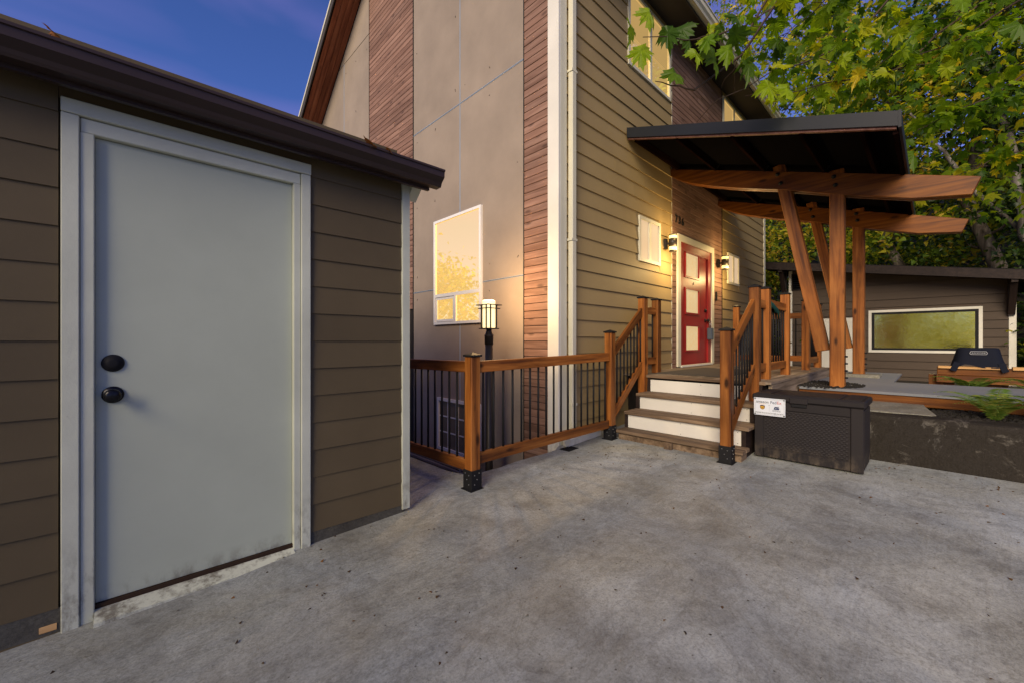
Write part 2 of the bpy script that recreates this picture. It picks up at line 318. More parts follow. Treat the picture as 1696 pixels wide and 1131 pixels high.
def lap_mesh(ln, h, mat, th=.016, over=.014):
    k = ('lap', round(ln, 3), round(h, 3), mat.name, th)
    if k in CACHE: return CACHE[k]
    x0, x1 = -ln/2+.001, ln/2-.001; vs = []
    for x in (x0, x1): vs += [(x, 0, 0), (x, -th, 0), (x, -th+.002, h*.97), (x, -.004, h+over), (x, 0, h+over)]
    fs = [(0, 1, 2, 3, 4)[::-1], (5, 6, 7, 8, 9)] + [(i, (i+1) % 5, 5+(i+1) % 5, 5+i) for i in range(5)]
    bm = bmesh.new(); V = [bm.verts.new(v) for v in vs]; [bm.faces.new([V[i] for i in f]) for f in fs]
    # taper: front leans back towards the top
    for i in (2, 7): V[i].co.y = -.006; V[i].co.z = h
    bmesh.ops.recalc_face_normals(bm, faces=bm.faces[:]); me = bpy.data.meshes.new('lap_board'); bm.to_mesh(me); bm.free(); me.materials.append(mat); CACHE[k] = me; return me
def siding(name, B, x0, x1, z0, z1, ex, mat, parent, holes=(), zmax=None, joints=True, th=.021, zline=None):
    """lap boards on the plane B (local x along the wall, local -y outward)"""
    z = zline - math.ceil((zline-z0)/ex)*ex if zline is not None else z0
    while z < z1 - .01:
        zb, zt = max(z, z0), min(z+ex, z1)
        xs = sorted({x0, x1, *[h[0] for h in holes if x0 < h[0] < x1], *[h[1] for h in holes if x0 < h[1] < x1]})
        segs = []
        for a, b in zip(xs[:-1], xs[1:]):
            ivs = [(zb, zt)]
            for h in holes:
                if h[0] <= a+1e-6 and h[1] >= b-1e-6:
                    nv = []
                    for u, v in ivs:
                        if h[3] <= u or h[2] >= v: nv.append((u, v)); continue
                        if h[2] > u: nv.append((u, h[2]))
                        if h[3] < v: nv.append((h[3], v))
                    ivs = nv
            for iv in ivs:
                if segs and segs[-1][1] == a and segs[-1][2:] == iv: segs[-1] = (segs[-1][0], b, *iv)
                else: segs.append((a, b, *iv))
        for a, b, u, v in segs:
            if v-u < .02: continue
            cuts = [a, b]
            if joints and b-a > 2.4 and random.random() < .35: cuts = [a, a+(b-a)*random.uniform(.3, .7), b]
            for p, q in zip(cuts[:-1], cuts[1:]):
                if zmax is not None and min(zmax(p), zmax(q)) < v:
                    zz = min(zmax(p), zmax(q))
                    if max(zmax(p), zmax(q)) <= u+.03: continue
                    poly = clip([(p, u), (q, u), (q, v+.01), (p, v+.01)], -(zmax(q)-zmax(p))/(q-p), 1, zmax(p)-(zmax(q)-zmax(p))/(q-p)*p)
                    if len(poly) > 2: prism(name, poly, 'y', 0, -.014, mat, parent, M=B)
                    continue
                me = lap_mesh(q-p, v-u, mat, th)
                link(name, me, mat, parent, B @ Matrix.Translation(((p+q)/2, random.uniform(-.0015, 0), u)) @ Matrix.Rotation(random.uniform(-.0006, .0006), 4, 'Y'))
        z += ex
def frame4(name, B, x0, x1, z0, z1, wd, y0, y1, mat, parent, bot=None):
    """rectangular frame as one part; plane B"""
    bot = wd if bot is None else bot
    bm = bmesh.new()
    def bx(a, b, c, d):
        vs = [bm.verts.new((x, y, z)) for x in (a, b) for y in (y0, y1) for z in (c, d)]
        for f in ((0, 1, 3, 2), (4, 6, 7, 5), (0, 4, 5, 1), (2, 3, 7, 6), (0, 2, 6, 4), (1, 5, 7, 3)): bm.faces.new([vs[i] for i in f])
    bx(x0, x0+wd, z0, z1); bx(x1-wd, x1, z0, z1); bx(x0+wd, x1-wd, z1-wd, z1); bx(x0+wd, x1-wd, z0, z0+bot)
    bmesh.ops.recalc_face_normals(bm, faces=bm.faces[:])
    me = bpy.data.meshes.new(name); bm.to_mesh(me); bm.free(); me.materials.append(mat)
    return link(name, me, mat, parent, B)
def text(name, s, size, mat, M, parent, ext=.001, align='CENTER', sx=1):
    cu = bpy.data.curves.new(name, 'FONT'); cu.body = s; cu.size = size; cu.extrude = ext; cu.align_x = align; cu.align_y = 'CENTER'
    tmp = bpy.data.objects.new('tmp', cu); COL.objects.link(tmp); dg = bpy.context.evaluated_depsgraph_get()
    me = bpy.data.meshes.new_from_object(tmp.evaluated_get(dg)); bpy.data.objects.remove(tmp); me.materials.clear(); me.materials.append(mat)
    return link(name, me, mat, parent, M @ Matrix.Diagonal((sx, 1, 1, 1)))
def at(px, py, d):
    """world point seen at photo pixel (1696 wide) at depth d in front of the camera"""
    u = (px-848)/671; v = (565.5-py)/671
    return Vector(((.6936+.7204*u)*d, (.7204-.6936*u)*d, H+v*d))

# ------------------------------------------------------------------ ground, slab, hill
def gz(x): return .034*(x-1.95)
def slab():
    edge = [(2.05, 7.5), (2.05, 4.5), (2.04, 3.4), (2.05, 2.92), (2.10, 2.76), (2.22, 2.69), (2.42, 2.665), (2.62, 2.675), (2.82, 2.66), (3.0, 2.635), (3.15, 2.64), (3.26, 2.70), (3.34, 2.735)]
    ring = edge + [(4.9, 2.74), (4.9, -14), (-14, -14), (-14, 7.5)]
    # real dips and swells: a fan of strips would be coarse, so lay a fine grid and keep what is inside
    bm = bmesh.new(); vs = [bm.verts.new((x, y, gz(x))) for x, y in ring]; f = bm.faces.new(vs)
    r = bmesh.ops.extrude_face_region(bm, geom=[f]); ex = [g for g in r['geom'] if isinstance(g, bmesh.types.BMVert)]
    for v in ex: v.co.z -= .16
    bmesh.ops.recalc_face_normals(bm, faces=bm.faces[:])
    me = bpy.data.meshes.new('concrete_slab'); bm.to_mesh(me); bm.free(); me.materials.append(K['slab'])
    link('concrete_slab', me, kind='structure')
    # soil face under the slab edge down to the window well
    vs, fs = [], []
    e2 = [(x-.06 if i < 4 else x, y if i < 4 else y-.05) for i, (x, y) in enumerate(edge)]
    for x, y in e2: vs += [(x, y, gz(x)-.12), (x, y, -1.7)]
    for i in range(len(e2)-1): fs.append((2*i, 2*i+2, 2*i+3, 2*i+1))
    link('slab_foundation', mesh_of(vs, fs, K['foot']), kind='structure')
slab()
def grid(name, xs, ys, fz, mat, smooth=True):
    vs = [(x, y, fz(x, y)) for x in xs for y in ys]; n = len(ys)
    fs = [(i*n+j, (i+1)*n+j, (i+1)*n+j+1, i*n+j+1) for i in range(len(xs)-1) for j in range(n-1)]
    o = link(name, mesh_of(vs, fs, mat, name, smooth), kind='structure'); return o
grid('ground', np.linspace(-500, 500, 3), np.linspace(-500, 500, 3), lambda x, y: -1.7, K['soil'])
def hz(x, y):
    if x < 7.3: z = .44
    elif x < 9: z = .44-.2*(x-7.3)/1.7
    elif x < 14.5: z = .24
    else: z = .24+min(11.0, (x-14.5)*.62)
    return z + (.25*math.sin(x*.7+y*.5)+.2*math.sin(y*1.3) if x > 15.5 else 0)
grid('yard_ground', [4.93, 6.0, 7.3, 8.2, 9.0, 12, 14.5]+list(np.linspace(15.5, 40, 22)), np.linspace(-45, 17, 44), hz, K['soil'])

# ------------------------------------------------------------------ shed (wall turned one degree)
SB = Matrix.Rotation(-R(.98), 4, 'Z'); D = 2.52
SH = thing('garden_shed', 'brown lap-sided shed with a plain grey-white door, at the left of the concrete slab', 'shed', tuple(SB @ Vector((.4, D+1, -.08))), -R(.98))
FS = SB @ Matrix.Translation((0, D, 0))                       # wall frame: x along wall, -y outward
box('wall_core', -3.2, 1.30, .02, 3.2, -.02, 2.42, K['shed_paint'], SH, B=FS)
siding('siding_board', FS, -3.2, -.232, .028-.158, 2.30, .158, K['shed_paint'], SH, joints=False, th=.014, zline=.028)
siding('siding_board', FS, .742, 1.315, .028, 2.30, .158, K['shed_paint'], SH, joints=False, th=.014, zline=.028)
siding('siding_board', FS, -.232, .742, 2.142, 2.30, .158, K['shed_paint'], SH, joints=False, th=.014)
prism('foundation', [(-3.2, -.45), (-.20, -.45), (-.20, .03), (-3.2, .03)], 'y', -.012, .15, K['foot'], SH, M=FS)
prism('foundation', [(.70, -.45), (1.335, -.45), (1.335, .03), (.70, .03)], 'y', -.012, .15, K['foot'], SH, M=FS)
# door casing (outer flat boards) and jamb
box('casing', -.225, -.172, -.030, 0, -.085, 2.080, K['shed_trim'], SH, .003, B=FS)
box('casing', .690, .739, -.030, 0, -.065, 2.080, K['shed_trim'], SH, .003, B=FS)
box('casing', -.225, .741, -.034, 0, 2.082, 2.142, K['shed_trim'], SH, .003, B=FS)
box('jamb', -.171, -.128, -.020, .09, -.08, 2.018, K['shed_trim'], SH, .003, B=FS)
box('jamb', .652, .689, -.020, .09, -.06, 2.018, K['shed_trim'], SH, .003, B=FS)
box('jamb', -.170, .688, -.016, .09, 2.019, 2.079, K['shed_trim'], SH, .003, B=FS)
prism('threshold', [(-.085, -.15), (.10, -.15), (.10, -.030), (-.005, -.030), (-.085, -.052)], 'x', -.128, .652, K['shed_trim'], SH, M=FS)
box('door_sweep', -.128, .652, -.002, .04, -.0295, -.011, flat('rusty_sweep', (.035, .02, .012), .6), SH, B=FS)
dr = box('door', -.128, .652, .012, .052, -.010, 2.016, K['shed_door'], SH, .002, B=FS)
def rot_out(M, x, z, y=0): return M @ Matrix.Translation((x, y, z)) @ Matrix.Rotation(R(90), 4, 'X')   # local z points out of the wall
lathe('deadbolt', [(.038, -.002), (.038, .004), (.034, .008), (.026, .009), (.024, .013), (.010, .014)], K['black'], dr, rot_out(FS, -.072, 1.035, .010), 28)
lathe('door_knob', [(.037, -.002), (.037, .006), (.033, .010), (.014, .012), (.012, .032), (.022, .038), (.029, .050), (.028, .062), (.018, .068), (.004, .069)], flat('dark_knob', (.015, .015, .017), .25, .7), dr, rot_out(FS, -.072, .895, .010), 28)
box('corner_board', 1.316, 1.372, -.026, 0, .0, 2.30, K['shed_trim'], SH, .003, B=FS)
box('corner_board', 1.345, 1.372, 0.001, .06, .0, 2.30, K['shed_trim'], SH, .003, B=FS)
box('wood_scrap', -.285, -.237, -.016, 0, -.055, -.030, K['newwood'], SH, B=FS)
# eave: soffit, ogee gutter, roof
GY = -.24
box('soffit', -3.3, 1.46, -.17, .02, 2.225, 2.245, K['shed_paint'], SH, B=FS)
gp = [(0, 0), (-.055, 0), (-.062, .012), (-.068, .03), (-.088, .05), (-.100, .062), (-.102, .100), (-.110, .104), (-.110, .118), (-.098, .118), (-.096, .108), (-.004, .108), (0, .12)]
prism('gutter', [(p[0]-.13, p[1]*.88+2.168) for p in gp], 'x', -3.3, 1.515, K['gutter'], SH, M=FS)
box('fascia', -3.3, 1.46, -.129, -.105, 2.15, 2.285, K['gutter'], SH, B=FS)
prism('roof_slab', [(-.20, 2.281), (-.20, 2.290), (1.9, 2.76), (1.9, 2.70), (-.10, 2.281)], 'x', -3.3, 1.50, K['roofing'], SH, M=FS)
prism('rake_tail', [(-.12, 2.225), (.02, 2.225), (.02, 2.10)], 'x', 1.373, 1.44, K['shed_trim'], SH, M=FS)

# ------------------------------------------------------------------ house
X0, Y0, XE, YE = 3.3, 2.732, 10.78, 10.05
HS = thing('house', 'two-storey beige and khaki house with reddish board strips and a steep gable', 'house', (X0+2, Y0+2, 0))
FG = Matrix(((0, -1, 0, X0), (-1, 0, 0, 0), (0, 0, 1, 0), (0, 0, 0, 1)))      # gable frame: local x = -Y, local -y ... fixed below
FG = Matrix.Translation((X0, 0, 0)) @ Matrix.Rotation(-R(90), 4, 'Z')        # local x -> -Y, local -y -> -X  (x_local = -Y)
FW = Matrix.Translation((0, Y0, 0))                                          # side wall frame: x = X, -y outward
def zr(Y): return min(5.82+.744*(Y-Y0), 5.82+.744*(YE-Y))
RY, RZ = (Y0+YE)/2, 5.82+.744*(YE-Y0)/2
prism('wall_core', [(Y0+.07, -1.7), (YE, -1.7), (YE, 5.8), (RY, RZ-.02), (Y0+.07, 5.8)], 'x', X0+.02, XE, flat('dark_sheathing', (.03, .025, .02), .9), HS)
# gable: fibre cement panels with recessed metal-lined joints
def panel(ya, yb, za, zb):
    poly = [(ya, za), (yb, za), (yb, zb), (ya, zb)]
    poly = clip(poly, -.744, 1, 5.82-.744*Y0); poly = clip(poly, .744, 1, 5.82+.744*YE)
    if len(poly) > 2: prism('wall_panel', poly, 'x', X0, X0+.018, K['panel'], HS, bev=.0015)
ZL = [-.62, 1.882, 4.345, 6.83, 9]
for a, b in ((3.236, 4.434), (4.450, 5.652), (7.238, 8.408), (8.424, 10.04)):
    for z0, z1 in zip(ZL[:-1], ZL[1:]): panel(a, b, z0+.007, z1-.007)
jm = flat('sky_tinted_joint_strip', (.34, .40, .48), .4)  # reflected sky put into a flat blue-grey, no metallic shading
for y in (4.442, 8.416):
    for z0, z1 in zip(ZL[:-1], ZL[1:]):
        if z0 < zr(y)-.3: [box('joint_strip', X0-.003, X0+.019, y+e, y+e+.004, z0, min(z1, zr(y)), jm, HS) for e in (-.0085, .0045)]
for y0, y1 in ((3.23, 5.66), (7.23, 10.0)):
    for z in ZL[1:4]: 
        if z < zr((y0+y1)/2)-.2: [box('joint_strip', X0-.004, X0+.0185, y0+.002, y1-.002, z+e, z+e+.004, jm, HS) for e in (-.008, .004)]
# panel fasteners with faded touch-up round them
fm_ = flat('fastener_dark', (.07, .06, .05), .6)
for a, b in ((3.236, 4.434), (4.450, 5.652), (7.238, 8.408)):
    for z0 in (-.4, .75, 1.75, 2.1, 3.2, 4.2, 4.55, 5.6, 6.6):
        for yy in (a+.10, (a+b)/2, b-.10):
            if z0 < zr(yy)-.3 and random.random() < .6: tube('fastener', (X0-.002, yy+random.uniform(-.02, .02), z0+random.uniform(-.04, .04)), (X0+.004, yy, z0), .006, fm_, HS, 6)
# gable board strips
def strip(y0, y1, z0, wood_m, pitch=.0835):
    z = z0
    while z < zr((y0+y1)/2):
        c = [y1, y0]
        if y1-y0 > 1 and random.random() < .3: m_ = random.uniform(y0+.4, y1-.4); c = [y1, m_, y0]
        for a, b in zip(c[:-1], c[1:]):
            if z+pitch < zr(b) and z+pitch < zr(a):
                beam('wood_board', (X0+.004+random.uniform(-.0012, .0012), a-.001, z+pitch/2), (X0+.004, b+.001, z+pitch/2), .018, pitch-.006, wood_m, HS, bev=.003)
            else:
                poly = clip([(a, z), (b, z), (b, z+pitch-.006), (a, z+pitch-.006)], -.744, 1, 5.82-.744*Y0); poly = clip(poly, .744, 1, 5.82+.744*YE)
                if len(poly) > 2: prism('wood_board', poly, 'x', X0-.005, X0+.013, wood_m, HS)
        z += pitch
strip(2.862, 3.226, -.62, K['cedar'])
strip(5.664, 7.226, -.62+.0835*27, K['cedar'])
for y in (3.228, 5.661, 7.229): box('edge_strip', X0-.010, X0+.012, y-.005, y+.005, -.62, zr(y)-.02, K['black'], HS)
# base flashing and stone veneer in the well
box('base_flashing', X0-.035, X0+.01, 2.75, YE, -.655, -.625, paint('flashing', (.25, .20, .17), .6), HS)
def stones():
    z = -1.70; r = random.Random(3)
    while z < -.68:
        h = r.uniform(.09, .17); h = min(h, -.665-z); y = 2.76 + r.uniform(-.1, 0)
        if h < .05: break
        while y < 6.2:
            wd = r.uniform(.14, .34)
            box('stone', X0-.03-r.uniform(0, .025), X0+.015, max(2.76, y)+.006, y+wd-.006, z+.006, z+h-.006, K['stone'], HS, .02); y += wd
        z += h
stones()
# corner boards
box('corner_board', X0-.024, X0+.012, Y0-.028, 2.855, -.55, 5.8, K['white'], HS, .003)
box('corner_board', X0+.0125, X0+.115, Y0-.028, Y0, -.05, 5.8, K['cream'], HS, .003)
box('corner_board', XE-.09, XE+.02, Y0-.028, Y0, -.05, 5.8, K['cream'], HS, .003)
# side wall siding and boards
win_s1 = (4.953, 5.554, 2.203, 2.808); win_s2 = (8.307, 8.959, 2.229, 2.822); win_u1 = (4.68, 5.884, 4.69, 5.70); win_u2 = (8.062, 9.27, 4.69, 5.70)
siding('siding_board', FW, X0+.117, 5.944, -.05, 5.80, .185, K['house_paint'], HS, holes=(win_s1, win_u1), zline=2.109)
siding('siding_board', FW, 8.062, XE-.09, .0, 5.80, .185, K['house_paint'], HS, holes=(win_s2, win_u2), zline=2.109)
DX0, DX1, DZ0, DZ1 = 6.13, 7.60, .745, 2.78
z = .70
while z < 5.78:
    segs = [(5.956, 8.05)] if z > DZ1-.01 else [(5.956, DX0-.002), (DX1+.002, 8.05)]
    for a, b in segs:
        c = [a, b]
        if b-a > 1: m_ = random.uniform(a+.4, b-.4); c = [a, m_, b]
        for p, q in zip(c[:-1], c[1:]): beam('wood_board', (p+.001, Y0+.004+random.uniform(-.001, .001), z+.0417), (q-.001, Y0+.004, z+.0417), .018, .0775, K['cedar'], HS, bev=.003)
    z += .0835
box('edge_strip', 5.945, 5.955, Y0-.016, Y0, .70, 5.78, K['cream'], HS)
box('edge_strip', 8.051, 8.061, Y0-.014, Y0, .70, 5.78, K['black'], HS)
# windows
def window(B, x0, x1, z0, z1, fw, glow, kind, fm=None, nm='window', **kw):
    fm = fm or K['vinyl']
    W = thing_part(nm, B, (x0+x1)/2, (z0+z1)/2, HS)
    frame4('frame', B, x0, x1, z0, z1, fw, -.034, .01, fm, W)
    return W
def thing_part(nm, B, x, z, parent):
    o = bpy.data.objects.new(nm, None); COL.objects.link(o); o.empty_display_size = .05; o.parent = parent
    o.matrix_basis = wm(parent).inverted() @ B @ Matrix.Translation((x, 0, z)); return o
def pane(B, W, x0, x1, z0, z1, y, mat, nm='pane'): return box(nm, x0, x1, y-.004, y, z0, z1, mat, W, B=B)
# big gable window (local x = -Y)
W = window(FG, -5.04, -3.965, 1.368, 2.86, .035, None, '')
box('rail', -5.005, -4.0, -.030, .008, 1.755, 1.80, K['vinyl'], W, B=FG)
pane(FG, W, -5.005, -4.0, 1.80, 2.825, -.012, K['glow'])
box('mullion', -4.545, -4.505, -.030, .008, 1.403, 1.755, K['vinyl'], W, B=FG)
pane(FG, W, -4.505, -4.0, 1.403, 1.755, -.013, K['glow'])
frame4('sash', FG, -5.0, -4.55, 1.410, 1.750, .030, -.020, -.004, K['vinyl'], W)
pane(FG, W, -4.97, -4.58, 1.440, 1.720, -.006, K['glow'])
# basement window with muntins
W = window(FG, -4.95, -3.99, -.40, .335, .04, None, '')
box('mullion', -4.50, -4.455, -.030, .008, -.36, .295, K['vinyl'], W, B=FG)
for a, b in ((-4.91, -4.50), (-4.455, -4.03)):
    pane(FG, W, a, b, -.36, .295, -.008, K['glass'])
    for zz in (-.14, .08): box('muntin', a, b, -.016, -.0085, zz-.009, zz+.009, K['vinyl'], W, B=FG)
    box('muntin', (a+b)/2-.008, (a+b)/2+.008, -.018, -.0165, -.36, .295, K['vinyl'], W, B=FG)
box('energy_sticker', -4.43, -4.37, -.0095, -.0085, .17, .25, flat('sticker', (.6, .65, .7), .5), W, B=FG)
# side wall small windows: two tall panes each
for (x0, x1, z0, z1), g in ((win_s1, K['glow_small']), (win_s2, K['glow_small'])):
    W = window(FW, x0, x1, z0, z1, .042, None, '', K['cream']); m_ = (x0+x1)/2
    box('mullion', m_-.028, m_+.028, -.030, .008, z0+.042, z1-.042, K['cream'], W, B=FW)
    pane(FW, W, x0+.042, m_-.028, z0+.042, z1-.042, -.010, g); pane(FW, W, m_+.028, x1-.042, z0+.042, z1-.042, -.010, g)
for (x0, x1, z0, z1) in (win_u1, win_u2):
    W = window(FW, x0, x1, z0, z1, .04, None, '', K['cream']); m_ = (x0+x1)/2
    box('mullion', m_-.025, m_+.025, -.030, .008, z0+.04, z1-.04, K['cream'], W, B=FW)
    pane(FW, W, x0+.04, m_-.025, z0+.04, z1-.04, -.010, K['glow_up']); pane(FW, W, m_+.025, x1-.04, z0+.04, z1-.04, -.010, K['glow_up'])
# roof
def slope(y0, y1, sgn, nm):
    th = .16; za, zb = 5.80+.744*(y0-Y0) if sgn > 0 else None, None
ovx = .43
ol = .42
prism('roof_slab', [(Y0-ol, 5.86), (RY, RZ+.04+0.0), (RY, RZ+.22), (Y0-ol, 5.86+.02)], 'x', X0-ovx, XE+.4, K['roofing'], HS)
prism('roof_slab', [(YE+ol, 5.86-.30), (RY, RZ+.04), (RY, RZ+.22), (YE+ol, 5.60)], 'x', X0-ovx, XE+.4, K['roofing'], HS)
# rake soffit in cedar boards and white-edged dark fascia
def rakeboards():
    for sgn in (1, -1):
        ya, yb = (Y0-.30, RY) if sgn > 0 else (YE+.35, RY)
        f = (lambda y: 5.82+.744*(y-Y0)) if sgn > 0 else (lambda y: 5.82+.744*(YE-y))
        for i in range(4):
            x = X0-.06-.098*i
            beam('soffit_board', (x, ya, f(ya)+.012), (x, yb, f(yb)+.012), .094, .016, K['cedar_v'], HS, up=(0, -.6*sgn, .8))
        beam('rake_fascia', (X0-ovx-.012, ya, f(ya)+.07), (X0-ovx-.012, yb, f(yb)+.07), .024, .17, K['soffit'], HS, up=(0, -.6*sgn, .8))
        beam('rake_trim', (X0-ovx-.03, ya, f(ya)+.135), (X0-ovx-.03, yb, f(yb)+.135), .012, .05, K['cream'], HS, up=(0, -.6*sgn, .8))
rakeboards()
box('eave_soffit', X0-.4, XE+.35, Y0-.40, Y0-.002, 5.805, 5.83, K['soffit'], HS)
box('eave_fascia', X0-.4, XE+.4, Y0-.425, Y0-.401, 5.72, 5.90, K['soffit'], HS)
gp2 = [(0, 0), (-.06, 0), (-.07, .03), (-.095, .055), (-.10, .11), (-.112, .115), (-.112, .127), (-.098, .127), (-.095, .113), (0, .113)]
prism('gutter', [(Y0-.426+p[0], 5.745+p[1]) for p in gp2], 'x', X0-.4, XE+.4, K['cream'], HS)
# downspout with brackets and the pipe that runs along the wall
dsx = 3.475
box('downspout', dsx-.036, dsx+.036, Y0-.085, Y0-.022, .12, 5.72, K['cream'], HS, .008)
for zz in (.45, 2.2, 4.0): box('downspout_strap', dsx-.045, dsx+.045, Y0-.088, Y0-.017, zz, zz+.025, K['cream'], HS)
beam('downspout_elbow', (dsx, Y0-.053, .13), (dsx+.03, Y0-.10, .075), .062, .074, K['cream'], HS)
beam('drain_pipe', (3.30, Y0-.10, .083), (3.92, Y0-.09, .105), .07, .075, K['white'], HS, bev=.008)
prism('pipe_mouth', [(3.235, .115), (3.30, .150), (3.33, .11), (3.30, .065), (3.26, .060)], 'y', Y0-.145, Y0-.14, K['cream'], HS)
# front door
FD = thing_part('front_door', FW, 6.86, 1.7, HS)
frame4('casing', FW, DX0, DX1, DZ0, DZ1, .10, -.032, 0, K['cream'], FD, bot=.02)
frame4('jamb', FW, DX0+.10, DX1-.10, DZ0+.02, DZ1-.10, .125, -.012, .06, K['red'], FD, bot=.012)
dx0, dx1, dz0, dz1 = DX0+.226, DX1-.226, DZ0+.034, DZ1-.226
dx0, dx1 = 6.357, 7.373
LT = [(2.175, 2.565), (1.585, 1.975), (.985, 1.38)]; lx0, lx1 = 6.50, 7.03
def door_slab():
    bm = bmesh.new(); xs = [dx0, lx0, lx1, dx1]; zs = [dz0, LT[2][0], LT[2][1], LT[1][0], LT[1][1], LT[0][0], LT[0][1], dz1]
    for i in range(3):
        for j in range(7):
            if i == 1 and j % 2 == 1: continue
            a, b, c, d = xs[i], xs[i+1], zs[j], zs[j+1]
            vs = [bm.verts.new((x, y, z)) for x in (a, b) for y in (.016, .055) for z in (c, d)]
            for f in ((0, 1, 3, 2), (4, 6, 7, 5), (0, 4, 5, 1), (2, 3, 7, 6), (0, 2, 6, 4), (1, 5, 7, 3)): bm.faces.new([vs[k] for k in f])
    bmesh.ops.remove_doubles(bm, verts=bm.verts[:], dist=.0002)
    seen = {}
    for f in list(bm.faces): seen.setdefault(tuple(round(v, 3) for v in f.calc_center_median()), []).append(f)
    bmesh.ops.delete(bm, geom=[f for l in seen.values() if len(l) > 1 for f in l], context='FACES_ONLY')
    bmesh.ops.recalc_face_normals(bm, faces=bm.faces[:])
    me = bpy.data.meshes.new('door_leaf'); bm.to_mesh(me); bm.free(); me.materials.append(K['red']); return me
link('door_leaf', door_slab(), K['red'], FD, FW)
for z0, z1 in LT:
    frame4('glass_moulding', FW, lx0-.022, lx1+.022, z0-.022, z1+.022, .03, .003, .018, K['red'], FD)
    pane(FW, FD, lx0, lx1, z0, z1, .034, K['glow_door'], 'glass_lite')
lathe('deadbolt', [(.03, 0), (.03, .012), (.016, .016), (.014, .03)], K['black'], FD, rot_out(FW, 7.305, 1.66, .016), 16)
lathe('door_handle', [(.03, 0), (.03, .01), (.012, .014), (.012, .04), (.027, .045), (.03, .065), (.012, .075)], K['black'], FD, rot_out(FW, 7.305, 1.49, .016), 16)
box('door_knocker', 6.80, 6.815, .008, .016, 2.06, 2.10, K['black'], FD, B=FW)
box('threshold', DX0+.10, DX1-.10, -.05, .06, .735, .758, K['white'], FD, B=FW)
box('doorbell', 7.72, 7.765, -.03, -.005, 1.86, 2.02, K['black'], HS, .006, B=FW)
for i, ch in enumerate('736'): text('house_number', ch, .17, K['black'], FW @ Matrix.Translation((6.10+.115*i, -.016, 2.99)) @ Matrix.Rotation(R(90), 4, 'X'), HS, .006)

# ------------------------------------------------------------------ deck and steps
DK = thing('porch_deck', 'grey-brown board deck in front of the red door, under the canopy', 'deck', (6.2, 1.9, .6))
y = 1.10; r = random.Random(5)
while y < Y0-.03:
    wd = min(.138, Y0-.006-y)
    beam('plank', (4.60, y+wd/2, .717+r.uniform(-.001, .001)), (7.98, y+wd/2, .717), wd-.006, .026, K['deckwood'], DK, bev=.003); y += wd
beam('rim_board', (4.66, 1.125, .59), (7.96, 1.125, .59), .035, .22, K['deckwood'], DK)
beam('rim_board', (7.95, 1.14, .59), (7.95, Y0-.01, .59), .035, .22, K['deckwood'], DK)
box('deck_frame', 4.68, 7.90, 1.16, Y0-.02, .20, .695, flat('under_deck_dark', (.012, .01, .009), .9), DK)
ST = thing('front_steps', 'four worn brown wooden steps with chipped white risers leading up to the red door', 'steps', (4.25, 1.8, .06))
YA, YB = 1.15, 2.415
for i, (xr, zt, zb) in enumerate(((4.10, .17, None), (4.365, .353, None), (4.62, .53, None), (4.62, .706, None))):
    if i < 3:
        xf = (3.905, 4.07, 4.335)[i]; xb = (4.10, 4.365, 4.62)[i]; mid = (xf+xb)/2
        for a, b in ((xf, mid-.003), (mid+.003, xb)):
            beam('tread', ((a+b)/2, YA, zt-.018), ((a+b)/2, YB, zt-.018), b-a, .036, K['tread'], ST, bev=.006)
for x, z0, z1 in ((4.10, .171, .316), (4.365, .354, .493), (4.62, .531, .672)):
    box('riser', x, x+.02, YA+.07, YB, z0, z1, K['riser'], ST, .001)
    for yy in (YA+.1, (YA+YB)/2, YB-.04):
        for zz in (z0+.02, z1-.02): tube('screw', (x-.002, yy, zz), (x+.002, yy, zz), .0035, K['black'], ST, 6)
beam('tread', (4.645, YA, .712), (4.645, 2.42, .712), .10, .036, K['tread'], ST, bev=.006)
box('step_base', 3.93, 4.08, YA+.02, YB-.02, .05, .128, K['tread'], ST, .004)
box('support_block', 3.885, 3.925, 1.78, 1.86, .058, .132, K['tread'], ST, .004)
prism('stringer', [(3.96, .06), (4.70, .06), (4.70, .69), (4.60, .69), (4.60, .51), (4.34, .51), (4.34, .335), (4.09, .335), (4.09, .15), (3.96, .15)], 'y', YA+.03, YA+.068, K['darkwood'], ST)
prism('stringer', [(3.96, .06), (4.70, .06), (4.70, .69), (4.62, .69), (4.60, .51), (4.34, .51), (4.34, .335), (4.09, .335), (4.09, .15), (3.96, .15)], 'y', YB-.04, YB-.002, K['darkwood'], ST)
mat = box('doormat', 4.85, 6.35, 1.62, 2.42, .731, .741, K['mat'], None, .003); tag(mat, 'dark flat doormat lying on the deck at the top of the steps', 'doormat')

# ------------------------------------------------------------------ railings
def post(x, y, z0, z1, parent, w=.089, bracket=False, mat=None):
    p = beam('post', (x, y, z0+(.006 if bracket else 0)), (x, y, z1), w, w, mat or K['stain'], parent, bev=.006)
    prism_cap(x, y, z1, w, p)
    if bracket:
        bm = bmesh.new(); g = w/2+.004
        for sx, sy, ax in ((g, 0, 'x'), (-g, 0, 'x'), (0, g, 'y'), (0, -g, 'y')): pass
        bm.free()
        b = box('post_bracket', x-g-.003, x+g+.003, y-g-.003, y+g+.003, z0, z0+.15, K['black'], p, .002)
        box('bracket_foot', x-g-.016, x+g+.016, y-g-.016, y+g+.016, z0-.008, z0+.004, K['black'], p)
        for dz, s in ((.045, -1), (.08, .1), (.115, -1), (.125, 1)):
            if 1:
                tube('bolt', (x-g-.008, y+.022*s, z0+dz), (x-g, y+.022*s, z0+dz), .0045, K['bolt'], p, 6)
                tube('bolt', (x+.022*s, y-g-.008, z0+dz), (x+.022*s, y-g, z0+dz), .0045, K['bolt'], p, 6)
    return p
K['bolt'] = flat('zinc_bolt', (.25, .25, .25), .4, .8)
